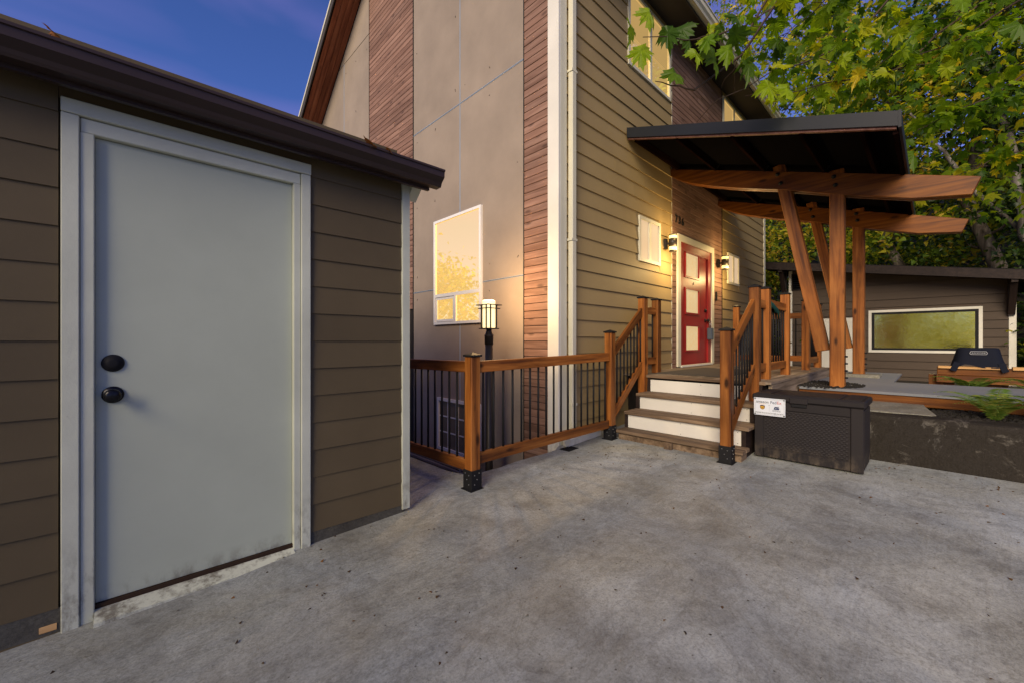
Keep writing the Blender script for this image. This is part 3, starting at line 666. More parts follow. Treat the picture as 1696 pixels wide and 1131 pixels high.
def prism_cap(x, y, z, w, p):
    g = w/2+.008; vs = [(x-g, y-g, z), (x+g, y-g, z), (x+g, y+g, z), (x-g, y+g, z), (x-g, y-g, z+.014), (x+g, y-g, z+.014), (x+g, y+g, z+.014), (x-g, y+g, z+.014), (x, y, z+.034)]
    fs = [(3, 2, 1, 0), (0, 1, 5, 4), (1, 2, 6, 5), (2, 3, 7, 6), (3, 0, 4, 7), (4, 5, 8), (5, 6, 8), (6, 7, 8), (7, 4, 8)]
    link('post_cap', mesh_of(vs, fs, K['black'], 'cap'), K['black'], p)
def run(p0, p1, zt0, zt1, zb0, zb1, n, parent, off=0, mat=None, t=.038, h=.088):
    """top rail, bottom rail, n balusters between two plan points; z values are rail centres"""
    m = mat or K['stain']; a, b = Vector((*p0, 0)), Vector((*p1, 0))
    beam('top_rail', (a.x, a.y, zt0), (b.x, b.y, zt1), t, h, m, parent)
    beam('bottom_rail', (a.x, a.y, zb0), (b.x, b.y, zb1), t, h, m, parent)
    for i in range(n):
        f = (i+.5)/n; q = a.lerp(b, f)
        tube('baluster', (q.x, q.y, zb0+(zb1-zb0)*f+.03), (q.x, q.y, zt0+(zt1-zt0)*f-.03), .0095, K['black'], parent, 8)
G1 = thing('guard_railing', 'orange-stained wooden guard rail with black balusters along the slab edge beside the shed', 'railing', (1.95, 2.465, 0))
post(1.95, 2.465, .0, 1.015, G1, bracket=True)
run((1.955, 2.51), (1.955, 5.2), .935, .905, .165, .12, 25, G1)
run((2.0, 2.46), (3.82, 2.46), .935, .965, .225, .235, 17, G1)
G2 = thing('stair_railing', 'left stair handrail with black balusters rising from the slab to the deck', 'railing', (3.87, 2.465, .07))
post(3.87, 2.465, .066, 1.225, G2, bracket=True)
post(4.60, 2.465, .30, 1.655, G2); post(4.95, 2.465, .73, 1.655, G2)
run((3.90, 2.465), (4.575, 2.465), .985, 1.50, .30, .865, 9, G2, h=.088)
run((4.64, 2.465), (4.91, 2.465), 1.51, 1.51, .89, .89, 2, G2)
G3 = thing('stair_railing', 'right stair handrail with weathered sloping top rail next to the dark storage box', 'railing', (3.857, 1.25, .07))
post(3.857, 1.265, .066, 1.225, G3, bracket=True)
post(4.62, 1.25, .30, 1.675, G3); post(4.99, 1.25, .70, 1.69, G3)
run((3.89, 1.258), (4.59, 1.255), 1.02, 1.52, .33, .88, 9, G3)
run((4.66, 1.25), (4.95, 1.25), 1.52, 1.52, .86, .86, 2, G3)
G4 = thing('deck_railing', 'red-brown deck railing section running along the canopy side of the deck', 'railing', (5.8, 1.25, .73))
post(5.84, 1.25, .70, 1.70, G4); run((5.03, 1.25), (5.80, 1.25), 1.54, 1.54, .86, .86, 7, G4)
post(7.0, 1.25, .70, 1.70, G4); post(7.85, 1.25, .70, 1.70, G4); run((7.04, 1.25), (7.81, 1.25), 1.54, 1.54, .86, .86, 8, G4)
post(7.42, 2.28, .70, 1.70, G4)
run((7.46, 2.28), (7.85, 2.28), 1.54, 1.54, .86, .86, 4, G4)
run((7.85, 2.28), (7.85, 1.29), 1.54, 1.54, .86, .86, 6, G4)
# green cloth over the rail
vs = []; 
for i in range(9):
    for j in range(5):
        t = i/8; vs.append((5.12+.32*t+.01*math.sin(j*2), 1.25+(-.03 if j < 2 else (0 if j == 2 else .03))+.006*math.sin(i*1.7), 1.60-.055*abs(j-2)-(.10*t*t)+.012*math.sin(i*1.3+j)))
o = link('green_cloth', mesh_of(vs, [(i*5+j, i*5+j+5, i*5+j+6, i*5+j+1) for i in range(8) for j in range(4)], flat('dark_green_fabric', (.01, .06, .045), .8), 'cloth', True))
md = o.modifiers.new('s', 'SOLIDIFY'); md.thickness = .012
tag(o, 'dark green cloth hanging over the deck rail behind the top of the stairs', 'cloth')

# ------------------------------------------------------------------ porch canopy
CN = thing('porch_canopy', 'timber porch canopy with a black metal shed roof sloping away from the house', 'canopy', (6.9, .76, .62))
def cz(y): return 3.851+(y-2.712)*.3225      # top of the roof edge
XA, XB = 4.63, 8.52; ya, yb = Y0-.03, .20
def slab_between(nm, x0, x1, dz0, dz1, mat, y0=None, y1=None):
    a, b = (ya if y0 is None else y0), (yb if y1 is None else y1)
    return prism(nm, [(a, cz(a)+dz0), (b, cz(b)+dz0), (b, cz(b)+dz1), (a, cz(a)+dz1)], 'x', x0, x1, mat, CN)
slab_between('roof_panel', XA+.02, XB-.02, -.045, -.006, K['blackroof'])
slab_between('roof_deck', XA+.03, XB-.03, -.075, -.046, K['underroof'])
slab_between('metal_fascia', XA, XA+.019, -.125, 0, K['blackroof'])
slab_between('metal_fascia', XB-.019, XB, -.125, 0, K['blackroof'])
box('metal_fascia', XA, XB, yb-.021, yb-.001, cz(yb)-.14, cz(yb)+.002, K['blackroof'], CN)
slab_between('fascia_board', XA+.020, XA+.055, -.145, -.077, K['darkred'] if 'darkred' in K else wood('dark_red_fascia', (.08, .03, .022), (.13, .055, .04), (.17, .08, .06), .6), y1=yb+.01)
box('fascia_board', XA+.056, XB-.02, yb+.002, yb+.035, cz(yb)-.17, cz(yb)-.078, K['purlin'], CN)
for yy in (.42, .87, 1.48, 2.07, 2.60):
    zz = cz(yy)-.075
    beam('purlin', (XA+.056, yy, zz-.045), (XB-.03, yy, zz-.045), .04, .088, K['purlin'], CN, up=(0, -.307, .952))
def arch(x0):
    top = [(Y0-.004, 3.700), (1.3, 3.236), (-.323, 2.703)]
    bot = [(-.263, 2.546), (.143, 2.609), (.7, 2.79), (1.331, 3.02), (1.8, 3.165), (2.2, 3.309), (2.45, 3.42), (2.62, 3.52), (Y0-.004, 3.605)]
    for dx in (0, .082):
        prism('beam', top+bot, 'x', x0+dx, x0+dx+.064, K['beam_y'], CN, bev=.004)
K['beam_y'] = wood('stained_beam_timber_arch', (.07, .019, .002), (.155, .047, .004), (.24, .082, .008), .5, .9, ax='y', coat=.1)
for x0, zb in ((5.9, .60), (7.85, .635)):
    arch(x0); xc = x0+.073
    beam('post', (xc, .765, zb), (xc, .765, 3.10), .14, .135, K['stain'], CN, bev=.008)
    beam('brace', (xc, .90, 1.02), (xc, 1.338, 3.33), .13, .135, K['stain'], CN, up=(1, 0, 0), bev=.006)
    for dy, z_ in ((.79, 3.02), (.775, 2.92), (1.345, 3.21), (1.312, 3.09)):
        lathe('bolt', [(.024, 0), (.024, .008), (.015, .010), (.015, .026), (.004, .03)], K['black'], CN, Matrix.Translation((x0-.001, dy, z_)) @ Matrix.Rotation(-R(90), 4, 'Y'), 10)
    for z_ in (.72, .80, .88, .96):
        tube('bolt', (xc-.03, .765-.095, z_), (xc-.03, .765, z_), .010, K['black'], CN, 6)
    for yy in (.87, 1.48, 2.07):
        zc = cz(yy)-.16
        prism('joist_hanger', [(yy-.05, zc+.06), (yy+.05, zc+.075), (yy+.005, zc-.01)], 'x', x0-.012, x0-.002, K['black'], CN)

# ------------------------------------------------------------------ storage box with delivery sign
BX = thing('storage_box', 'dark brown resin deck box with a white delivery sign, right of the steps', 'storage box', (4.42, .76, .085))
bx0, bx1, by0, by1, bz0, bz1 = 4.20, 4.66, .372, 1.145, .088, .60
box('body', bx0+.012, bx1, by0+.01, by1-.01, bz0, bz1, K['resin'], BX, .006)
def wicker():
    bm = bmesh.new(); yA, yB, zA, zB = by0+.10, by1-.085, bz0+.085, bz1-.085; ny, nz = 36, 22
    for i in range(ny):
        for j in range(nz):
            if (i+j) % 2: continue
            a, b = yA+(yB-yA)*i/ny, yA+(yB-yA)*(i+1)/ny; c, d = zA+(zB-zA)*j/nz, zA+(zB-zA)*(j+1)/nz
            mz = (c+d)/2; x = bx0+.0115
            v = [bm.verts.new(p) for p in ((x, a, c), (x, b, c), (x-.0025, b-.002, mz), (x-.0025, a+.002, mz), (x, a, d), (x, b, d))]
            bm.faces.new((v[0], v[3], v[2], v[1])); bm.faces.new((v[3], v[4], v[5], v[2])); bm.faces.new((v[0], v[4], v[3])); bm.faces.new((v[1], v[2], v[5]))
    me = bpy.data.meshes.new('w'); bm.to_mesh(me); bm.free(); me.materials.append(K['resin'])
    link('woven_panel', me, K['resin'], BX, kind='stuff')
wicker()
for a, b in ((by0+.004, by0+.085), (by1-.075, by1-.004)): box('front_stile', bx0, bx0+.02, a, b, bz0, bz1-.002, K['resin'], BX, .005)
box('front_rail', bx0+.001, bx0+.02, by0+.086, by1-.076, bz0+.004, bz0+.078, K['resin'], BX, .004)
box('front_rail', bx0+.001, bx0+.02, by0+.086, by1-.076, bz1-.075, bz1-.003, K['resin'], BX, .004)
for i in range(5): box('side_rib', bx0+.05+i*.085, bx0+.10+i*.085, by0+.002, by0+.012, bz0+.03, bz1-.02, K['resin'], BX, .003)
lid = box('lid', bx0-.012, bx1+.01, by0-.012, by1+.012, bz1, bz1+.058, K['resin'], BX, .012)
for a, b in ((by0+.02, by0+.13), (by0+.15, by1-.15), (by1-.13, by1-.02)): box('lid_panel', bx0+.02, bx1-.02, a, b, bz1+.056, bz1+.064, K['resin'], lid, .004)
box('latch', bx0-.022, bx0-.008, .735, .865, bz1-.005, bz1+.045, K['resin'], BX, .004)
box('latch_recess', bx0-.012, bx0-.001, .745, .855, bz1-.035, bz1-.008, K['black'], BX, .004)
# sign: faces -X ; local x of text -> -Y, local y -> z
SG = Matrix.Translation((bx0-.014, 1.018, .545)) @ Matrix(((0, 0, -1, 0), (-1, 0, 0, 0), (0, 1, 0, 0), (0, 0, 0, 1)))
def sbox(nm, x0, x1, y0, y1, z0, z1, mat, par): return box(nm, x0, x1, y0, y1, z0, z1, mat, par, B=SG)
signm = flat('white_sign', (.62, .66, .72), .35); navy = flat('print_navy', (.02, .03, .09), .5); blackp = flat('print_black', (.02, .02, .02), .5)
redp = flat('print_red', (.45, .06, .05), .5); gold = flat('print_gold', (.55, .32, .05), .5); brownp = flat('print_brown', (.07, .03, .015), .5); orange = flat('print_orange', (.7, .35, .05), .5)
sg = sbox('delivery_sign', -.122, .122, -.078, .078, -.003, 0, signm, BX)
f = .0008
def st(s, x, y, size, m, sx=1): return text('lettering', s, size, m, SG @ Matrix.Translation((x, y, f)), sg, .0004, sx=sx)
for a in ((-.114, -.112, -.07, .07), (.112, .114, -.07, .07), (-.114, .114, .068, .070), (-.114, .114, -.070, -.068)): sbox('border_line', *a, 0, .0006, flat('print_grey', (.25, .25, .28), .5), sg)
for sx in (-.113, .113):
    for sy in (-.069, .069): sbox('sign_screw', sx-.005, sx+.005, sy-.005, sy+.005, 0, .003, K['black'], sg)
st('amazon', -.055, .042, .034, blackp, .95); st('Fed', .032, .042, .036, navy, .95); st('Ex', .076, .042, .036, redp, .95)
def splate(nm, pts, m, h=.0012): 
    return prism(nm, pts, 'z', 0.0002, h, m, sg, M=SG)
splate('arrow_smile', [(-.085, .028), (-.07, .022), (-.055, .020), (-.04, .022), (-.028, .028), (-.04, .0245), (-.055, .0225), (-.07, .0245)], orange)
splate('shield_logo', [(-.073, .010), (-.054, .013), (-.035, .010), (-.035, -.012), (-.042, -.021), (-.054, -.027), (-.066, -.021), (-.073, -.012)], brownp)
splate('shield_gold', [(-.070, .0), (-.054, .003), (-.038, .0), (-.038, -.011), (-.044, -.018), (-.054, -.023), (-.064, -.018), (-.070, -.011)], gold, .0016)
text('lettering', 'ups', .017, brownp, SG @ Matrix.Translation((-.054, -.009, .002)), sg, .0003)
splate('eagle_logo', [(.034, -.018), (.042, .006), (.078, .010), (.074, .005), (.054, .000), (.078, -.002), (.074, -.018)], navy)
splate('eagle_wing', [(.046, -.001), (.056, -.006), (.046, -.012), (.050, -.006)], signm, .0018)
st('UNITED STATES', .055, -.026, .0085, navy); st('POSTAL SERVICE', .055, -.034, .0085, navy)
st('PLEASE PLACE PACKAGES IN BOX', 0, -.056, .0155, blackp, .93); st('or', 0, .014, .012, blackp)
sbox('divider_line', -.0006, .0006, -.04, .004, 0, .0006, flat('print_grey2', (.3, .3, .32), .5), sg)

# ------------------------------------------------------------------ retaining wall, pad, path
RW = thing('retaining_wall', 'low moss-blackened concrete retaining wall to the right of the storage box', 'wall', (4.85, -3, .1))
def rwall():
    prof = [(4.75, 0), (4.752, .46), (4.762, .487), (4.785, .498), (4.96, .50), (4.96, 0)]
    vs, fs = [], []; ys = np.linspace(1.08, -14, 90); n = len(prof); r = random.Random(2)
    for y in ys:
        for k, (x, z) in enumerate(prof): vs.append((x+(r.uniform(-.006, .006) if 0 < k < 4 else 0), y, z+(r.uniform(-.006, .004) if 1 < k < 5 else 0)))
    for i in range(len(ys)-1):
        for k in range(n-1): fs.append((i*n+k, i*n+k+1, (i+1)*n+k+1, (i+1)*n+k))
    fs.append(tuple(range(n))); return mesh_of(vs, fs, K['wallc'], 'wall', False)
link('wall_body', rwall(), K['wallc'], RW)
prism('concrete_pad', [(4.93, 1.09), (4.93, .005), (4.98, -.02), (5.55, .05), (5.95, .08), (5.95, 1.09)], 'z', .30, .507, K['pad'], kind='structure')
PT = thing('timber_edging', 'long dark red-brown timber board edging the raised grey path', 'edging', (5.70, -2, .5))
beam('board', (5.74, 1.09, .535), (5.74, -5.0, .535), .04, .105, K['beam'], PT)
box('path', 5.70, 7.15, -9, 1.08, .586, .612, K['grey_path'], kind='structure')
box('path', 7.16, 9.2, .35, 1.08, .586, .610, K['grey_path'], kind='structure')
bl = box('concrete_block', 7.72, 8.10, .52, 1.02, .600, .655, K['pad'], None, .012); tag(bl, 'pale concrete footing block under the farther canopy post', 'footing')
# gravel round the near post
def scatter_stones(name, n, fx, mat, size, label, cat):
    bm = bmesh.new(); r = random.Random(len(name))
    for i in range(n):
        x, y, z = fx(r); s = size*r.uniform(.5, 1.3)
        m_ = Matrix.Translation((x, y, z+s*.2)) @ Matrix.Rotation(r.uniform(0, 6), 4, 'Z') @ Matrix.Diagonal((s, s*r.uniform(.5, .9), s*.5, 1))
        bmesh.ops.create_icosphere(bm, subdivisions=0 if False else 1, radius=.5, matrix=m_) if False else bmesh.ops.create_cone(bm, cap_ends=True, segments=5, radius1=.5, radius2=.25, depth=.8, matrix=m_)
    me = bpy.data.meshes.new(name); bm.to_mesh(me); bm.free(); me.materials.append(mat)
    o = link(name, me, kind='stuff'); tag(o, label, cat); return o
def ring(r):
    a = r.uniform(0, 6.283); d = math.sqrt(r.random())*.38; return 6.15+d*math.cos(a)*1.3, .92+d*math.sin(a), .612
scatter_stones('gravel', 900, ring, K['mulch'], .03, 'black gravel ring round the foot of the near canopy post', 'gravel')
def bed(r): return r.uniform(4.97, 5.71), r.uniform(-2.2, .0), .455+r.uniform(0, .02)
scatter_stones('bark_mulch', 3200, bed, K['mulch'], .04, 'black bark mulch in the planting bed behind the retaining wall', 'mulch')

# ------------------------------------------------------------------ studio building beyond the path
SX = 13.0; SU = thing('studio_building', 'low brown lap-sided outbuilding with a wide window and dark sloping roof', 'outbuilding', (SX+1.5, .8, .2))
FX = Matrix.Translation((SX, 0, 0)) @ Matrix.Rotation(-R(90), 4, 'Z')      # local x = -Y
def rz_(Y): return 3.05+(Y-2.68)*.172
prism('wall_core', [(2.66, 0), (-1.13, 0), (-1.13, rz_(-1.13)), (2.66, rz_(2.66))], 'x', SX+.02, SX+3.4, K['studio'], SU)
siding('siding_board', FX, -2.62, 1.07, .15, 3.2, .178, K['studio'], SU, holes=((-1.07, .72, .88, 1.86), (-2.64, -2.25, 2.47, 2.93), (-2.03, -1.36, .15, 1.72)), zmax=lambda x: rz_(-x)-.02, joints=False, th=.032)
box('corner_board', SX-.03, SX+.03, 2.62, 2.70, .1, rz_(2.66)-.03, K['white'], SU, .004)
box('corner_board', SX-.03, SX+.03, -1.17, -1.07, .1, rz_(-1.13)-.03, K['white'], SU, .004)
prism('roof_slab', [(3.27, rz_(3.27)+.09), (-2.2, rz_(-2.2)+.09), (-2.2, rz_(-2.2)+.13), (3.27, rz_(3.27)+.13)], 'x', SX-.60, SX+4, K['roofing'], SU)
prism('roof_fascia', [(3.25, rz_(3.25)-.07), (-2.2, rz_(-2.2)-.07), (-2.2, rz_(-2.2)+.11), (3.25, rz_(3.25)+.11)], 'x', SX-.62, SX-.58, K['darkwood'], SU)
prism('roof_soffit', [(3.25, rz_(3.25)-.01), (-2.2, rz_(-2.2)-.01), (-2.2, rz_(-2.2)+.085), (3.25, rz_(3.25)+.085)], 'x', SX-.578, SX+.4, K['soffit'], SU)
for yy in (2.78, -1.10):
    zt = rz_(yy)-.03
    beam('roof_bracket', (SX-.05, yy, zt-.68), (SX-.50, yy, zt-.02), .09, .10, K['darkwood'], SU, up=(0, 1, 0))
    beam('roof_bracket', (SX-.58, yy, zt-.05), (SX-.02, yy, zt-.05), .09, .10, K['darkwood'], SU)
    box('roof_bracket', SX-.09, SX-.032, yy-.045, yy+.045, zt-.72, zt-.02, K['darkwood'], SU)
V = thing_part('gable_vent', FX, -2.45, 2.7, SU)
frame4('frame', FX, -2.64, -2.25, 2.47, 2.93, .03, -.03, .01, K['darkwood'], V)
for i in range(7): beam('louvre', (SX-.012, 2.61, 2.52+i*.058), (SX-.012, 2.28, 2.52+i*.058), .03, .008, K['blackroof'], V, up=(-.5, 0, .8), bev=0)
box('vent_back', SX-.002, SX+.015, 2.27, 2.62, 2.49, 2.91, K['underroof'], V)
W = thing_part('window', FX, -.17, 1.37, SU)
frame4('casing', FX, -1.075, .725, .875, 1.865, .055, -.035, .0, K['white'], W)
frame4('frame', FX, -1.02, .67, .93, 1.81, .05, -.022, .01, K['black'], W)
box('pane', -.97, .62, -.006, -.002, .98, 1.76, K['mirror'], W, B=FX)
box('side_door', -2.03, -1.36, -.01, .02, .15, 1.72, K['white'], SU, .004, B=FX)

# timber planter bench with covered griddle
PB = thing('timber_bench', 'low timber bench of stacked beams in front of the outbuilding, fresh-cut top edges', 'bench', (9.95, -.6, .24))
bench = [((9.72, -.05), (9.72, -.76), .70, K['newwood'], .06), ((9.76, -.05), (9.76, -3.2), .61, K['beam'], .11), ((9.76, -.05), (9.76, -3.2), .49, K['beam'], .12), ((10.15, -.05), (10.15, -3.2), .62, K['beam'], .10), ((9.72, -.83), (9.72, -3.2), .705, K['newwood'], .07)]
beam('top_board', (9.78, -.06, .715), (9.78, -.80, .715), .14, .04, K['newwood'], PB); beam('top_board', (9.78, -.84, .72), (9.78, -3.2, .72), .15, .05, K['newwood'], PB)
beam('side_beam', (9.80, -.05, .64), (9.80, -3.2, .64), .09, .10, K['beam'], PB); beam('side_beam', (9.80, -.04, .525), (9.80, -3.2, .525), .10, .12, K['beam'], PB)
beam('side_beam', (10.20, -.05, .60), (10.20, -3.2, .60), .09, .20, K['beam'], PB)
for yy in (-.10, -.66, -1.9, -3.0): beam('leg', (9.95, yy, .20), (9.95, yy, .58), .09, .3, K['beam'], PB)
beam('end_board', (9.86, -.09, .60), (10.15, -.09, .60), .05, .20, K['beam'], PB)
GR = thing('covered_griddle', 'tabletop griddle under a navy fabric cover standing on the timber bench', 'grill', (9.95, -.50, .735))
def cover():
    prof = [(0, .285), (.10, .283), (.16, .262), (.20, .16), (.225, .06), (.235, .02)]
    ny = 28; vs, fs = [], []; r = random.Random(9)
    ringn = 40
    rings = []
    for k, (zf, sx, sy) in enumerate(((.295, .17, .195), (.29, .19, .215), (.26, .20, .228), (.16, .215, .25), (.06, .235, .275), (.0, .245, .29))):
        rg = []
        for i in range(ringn):
            a = 2*math.pi*i/ringn; c, s_ = math.cos(a), math.sin(a); p = 5
            rr = (abs(c)**p+abs(s_)**p)**(-1/p)
            wob = (1+.03*math.sin(a*9+k)*k/5)
            corner = max(0, abs(c*s_)*2-.82)/.18
            z = zf - (.05*corner*(k == 5)) + (.035*math.sin(a*3)*(k == 5))
            rg.append(len(vs)); vs.append((9.95+c*rr*sx*wob, -.50+s_*rr*sy*wob, .735+max(z, -.02)))
        rings.append(rg)
    for a, b in zip(rings[:-1], rings[1:]):
        for i in range(ringn): fs.append((a[i], a[(i+1) % ringn], b[(i+1) % ringn], b[i]))
    fs.append(tuple(rings[0])); return mesh_of(vs, fs, K['cover'], 'cover', True)
link('fabric_cover', cover(), K['cover'], GR)
for sy in (-1, 1):
    beam('hanging_corner', (9.72, -.50+sy*.225, .80), (9.70, -.50+sy*.275, .66), .012, .075, K['cover'], GR, up=(0, 1, 0))
LG = Matrix.Translation((9.724, -.50, .952)) @ Matrix(((0, 0, -1, 0), (-1, 0, 0, 0), (0, 1, 0, 0), (0, 0, 0, 1)))
grey = flat('grey_print', (.42, .43, .46), .5)
lb = prism('logo_badge', [(-.088, -.006), (-.078, -.02), (.078, -.02), (.088, -.006), (.078, .02), (-.078, .02)], 'z', 0, .003, K['cover'], GR, M=LG)
pts_o = [(-.092, -.004), (-.08, -.024), (.08, -.024), (.092, -.004), (.08, .024), (-.08, .024)]
for p, q in zip(pts_o, pts_o[1:]+pts_o[:1]): beam('badge_outline', LG @ Vector((*p, .003)), LG @ Vector((*q, .003)), .005, .005, grey, lb, bev=0)
text('lettering', 'BLACKSTONE', .026, grey, LG @ Matrix.Translation((0, 0, .0035)), lb, .0005, sx=.9)

# ------------------------------------------------------------------ lamps and small things
LP = thing('lamp_post', 'lit bronze lantern on a round post behind the guard railing', 'lamp post', (2.74, 3.19, -1.7))
lx, ly = 2.74, 3.19
tube('pole', (lx, ly, -1.7), (lx, ly, 1.12), .040, K['bronze'], LP, 20)
lathe('pole_collar', [(.045, 1.10), (.046, 1.185), (.050, 1.188), (.050, 1.195), (.042, 1.20), (.028, 1.235), (.030, 1.262)], K['bronze'], LP, Matrix.Translation((lx, ly, 0)), 20)
lathe('lamp_glass', [(.062, 1.268), (.066, 1.28), (.066, 1.545), (.060, 1.552)], K['lampglass'], LP, Matrix.Translation((lx, ly, 0)), 24)
for z_, e in ((1.262, .075), (1.468, .083), (1.503, .097)):
    if z_ < 1.3: box('cage_base', lx-e, lx+e, ly-e, ly+e, z_-.006, z_+.004, K['bronze'], LP)
    else: frame4('cage_ring', Matrix.Translation((lx, ly, z_)) @ Matrix.Rotation(-R(90), 4, 'X'), -e, e, -e, e, .018 if e > .09 else .012, -.004, .004, K['bronze'], LP)
for sx, sy in ((-1, -.55), (-1, .55), (1, -.55), (1, .55), (-.55, -1), (.55, -1), (-.55, 1), (.55, 1)):
    box('cage_bar', lx+sx*.070-.005, lx+sx*.070+.005, ly+sy*.070-.005, ly+sy*.070+.005, 1.266, 1.502, K['bronze'], LP)
def point(x, y, z, e, col=(1, .62, .22), r=.03):
    l = bpy.data.lights.new('lamp_light', 'POINT'); l.energy = e; l.color = col; l.shadow_soft_size = r
    o = bpy.data.objects.new('lamp_light', l); COL.objects.link(o); o.location = (x, y, z)
    return o
def plight(parent, *a, **k):
    o = point(*a, **k); o.parent = parent; M = Matrix.Translation(o.location); o.matrix_basis = wm(parent).inverted() @ M
plight(LP, lx, ly, 1.66, 30, (1, .62, .28))
def sconce(x, label):
    y = Y0-.135; s = thing('wall_lamp', label, 'wall lamp', (x, Y0-.02, 2.54), 0, 'wall lamps either side of the front door')
    box('backplate', x-.035, x+.035, Y0-.045, Y0-.008, 2.47, 2.62, K['bronze'], s, .006)
    box('arm', x-.015, x+.015, Y0-.09, Y0-.04, 2.53, 2.56, K['bronze'], s)
    tube('housing', (x, y, 2.49), (x, y, 2.605), .058, K['bronze'], s, 20)
    tube('light_ring', (x, y, 2.606), (x, y, 2.650), .054, K['ringglow'], s, 20)
    tube('light_ring', (x, y, 2.440), (x, y, 2.489), .054, K['ringglow'], s, 20)
    tube('cap', (x, y, 2.651), (x, y, 2.665), .058, K['bronze'], s, 20); tube('cap', (x, y, 2.418), (x, y, 2.439), .052, K['bronze'], s, 20)
    plight(s, x, y-.14, 2.80, 4.5, (1, .66, .26), r=.06); plight(s, x, y-.20, 2.28, 20, (1, .68, .28), r=.06)
sconce(5.72, 'lit bronze cylinder wall lamp on the khaki siding left of the red door')
sconce(7.83, 'lit bronze cylinder wall lamp on the reddish boards right of the red door')
LB = thing('lockbox', 'grey key lockbox hanging from the red door handle', 'lockbox', (7.305, 2.66, 1.3))
box('body', 7.255, 7.36, 2.62, 2.70, 1.16, 1.36, flat('blue_grey_lockbox', (.07, .09, .12), .4, .2), LB, .012)
tube('shackle', (7.285, 2.66, 1.35), (7.285, 2.66, 1.475), .006, K['bolt'], LB); tube('shackle', (7.335, 2.66, 1.35), (7.335, 2.66, 1.475), .006, K['bolt'], LB); tube('shackle', (7.28, 2.66, 1.475), (7.34, 2.66, 1.475), .006, K['bolt'], LB)
DG = thing('drain_grate', 'small black drain grate set in the slab at the foot of the downspout', 'drain', (3.24, 2.58, gz(3.24)))
box('plate', 3.19, 3.36, 2.50, 2.62, gz(3.27)-.02, gz(3.27)+.003, K['black'], DG)
for i in range(6): box('bar', 3.20, 3.35, 2.508+i*.019, 2.516+i*.019, gz(3.27)+.003, gz(3.27)+.008, K['black'], DG)

# ------------------------------------------------------------------ foliage
MAPLE = [(0, -.02), (.10, -.05), (.22, -.13), (.20, -.02), (.34, -.04), (.30, .06), (.50, .16), (.38, .20), (.42, .32), (.30, .30), (.24, .33), (.33, .48), (.28, .50), (.31, .64), (.20, .58), (.12, .56), (.13, .74), (.06, .78), (0, 1.0)]
def maple_template():
    out = MAPLE + [(-x*1.02, y) for x, y in MAPLE[-2:0:-1]]
    c = (0, .22); vs = [(c[0], c[1], .0)]
    for x, y in out:
        vs.append((x, y, -.30*(abs(x))**1.3 - .22*max(0, y-.2)**2 + .05*math.sin(6*x+3*y)))
    n = len(out); fs = [(0, 1+i, 1+(i+1) % n) for i in range(n)]
    return np.array(vs), fs
def maple_variant(seed):
    """maple leaf with its own curl"""
    r = random.Random(seed); v, f = maple_template(); v = v.copy(); a, b, c = r.uniform(.2, .9), r.uniform(-.1, .6), r.uniform(0, 6)
    v[:, 2] = -a*np.abs(v[:, 0])**1.4 - b*np.maximum(0, v[:, 1]-.2)**2 + .06*np.sin(8*v[:, 0]+c) + .04*np.cos(9*v[:, 1]+c)
    v[:, 0] *= r.uniform(.9, 1.15)
    return v, f
def rotmats(n, tilt, base=None):
    """random leaf frames: leaf y axis droops, normal mostly up with a spread"""
    az = rng.uniform(0, 2*np.pi, n); dr_ = rng.normal(tilt, .45, n); ro = rng.normal(0, .6, n)
    ca, sa, cd, sdn, cr_, sr = np.cos(az), np.sin(az), np.cos(dr_), np.sin(dr_), np.cos(ro), np.sin(ro)
    yv = np.stack([ca*cd, sa*cd, -sdn], 1); up = np.stack([ca*sdn, sa*sdn, cd], 1); xv = np.cross(yv, up)
    x2 = xv*cr_[:, None]+up*sr[:, None]; z2 = up*cr_[:, None]-xv*sr[:, None]
    return np.stack([x2, yv, z2], 2)
def leaf_mesh(name, P, size, tmpl, mat, tilt=.6):
    tv, tf = tmpl; n = len(P); Rm = rotmats(n, tilt); s = size*rng.uniform(.6, 1.25, n)
    V = np.einsum('nij,vj->nvi', Rm, tv)*s[:, None, None]+P[:, None, :]
    k = len(tv); F = np.array(tf); m = len(F); fl = (F[None]+(np.arange(n)*k)[:, None, None]).reshape(-1)
    me = bpy.data.meshes.new(name); me.vertices.add(n*k); me.vertices.foreach_set('co', V.reshape(-1).astype(np.float32))
    c = F.shape[1]; me.loops.add(n*m*c); me.loops.foreach_set('vertex_index', fl.astype(np.int32)); me.polygons.add(n*m)
    me.polygons.foreach_set('loop_start', np.arange(0, n*m*c, c, dtype=np.int32)); me.polygons.foreach_set('loop_total', np.full(n*m, c, dtype=np.int32))
    me.materials.append(mat); me.update(calc_edges=True); return me
STAR = (np.array([(0, 0, 0), (.35, .10, -.08), (.24, .42, -.05), (0, 1, -.12), (-.24, .42, -.05), (-.35, .10, -.08), (.0, .35, .04)]), [(6, 0, 1), (6, 1, 2), (6, 2, 3), (6, 3, 4), (6, 4, 5), (6, 5, 0)])
LOBE = (np.array([(0, .2, .03), (.12, -.04, 0), (.42, .08, -.12), (.25, .28, -.04), (.36, .60, -.12), (.12, .55, -.02), (0, 1, -.15), (-.12, .55, -.02), (-.36, .60, -.12), (-.25, .28, -.04), (-.42, .08, -.12), (-.12, -.04, 0)]), [(0, i, i % 11+1) for i in range(1, 12)])
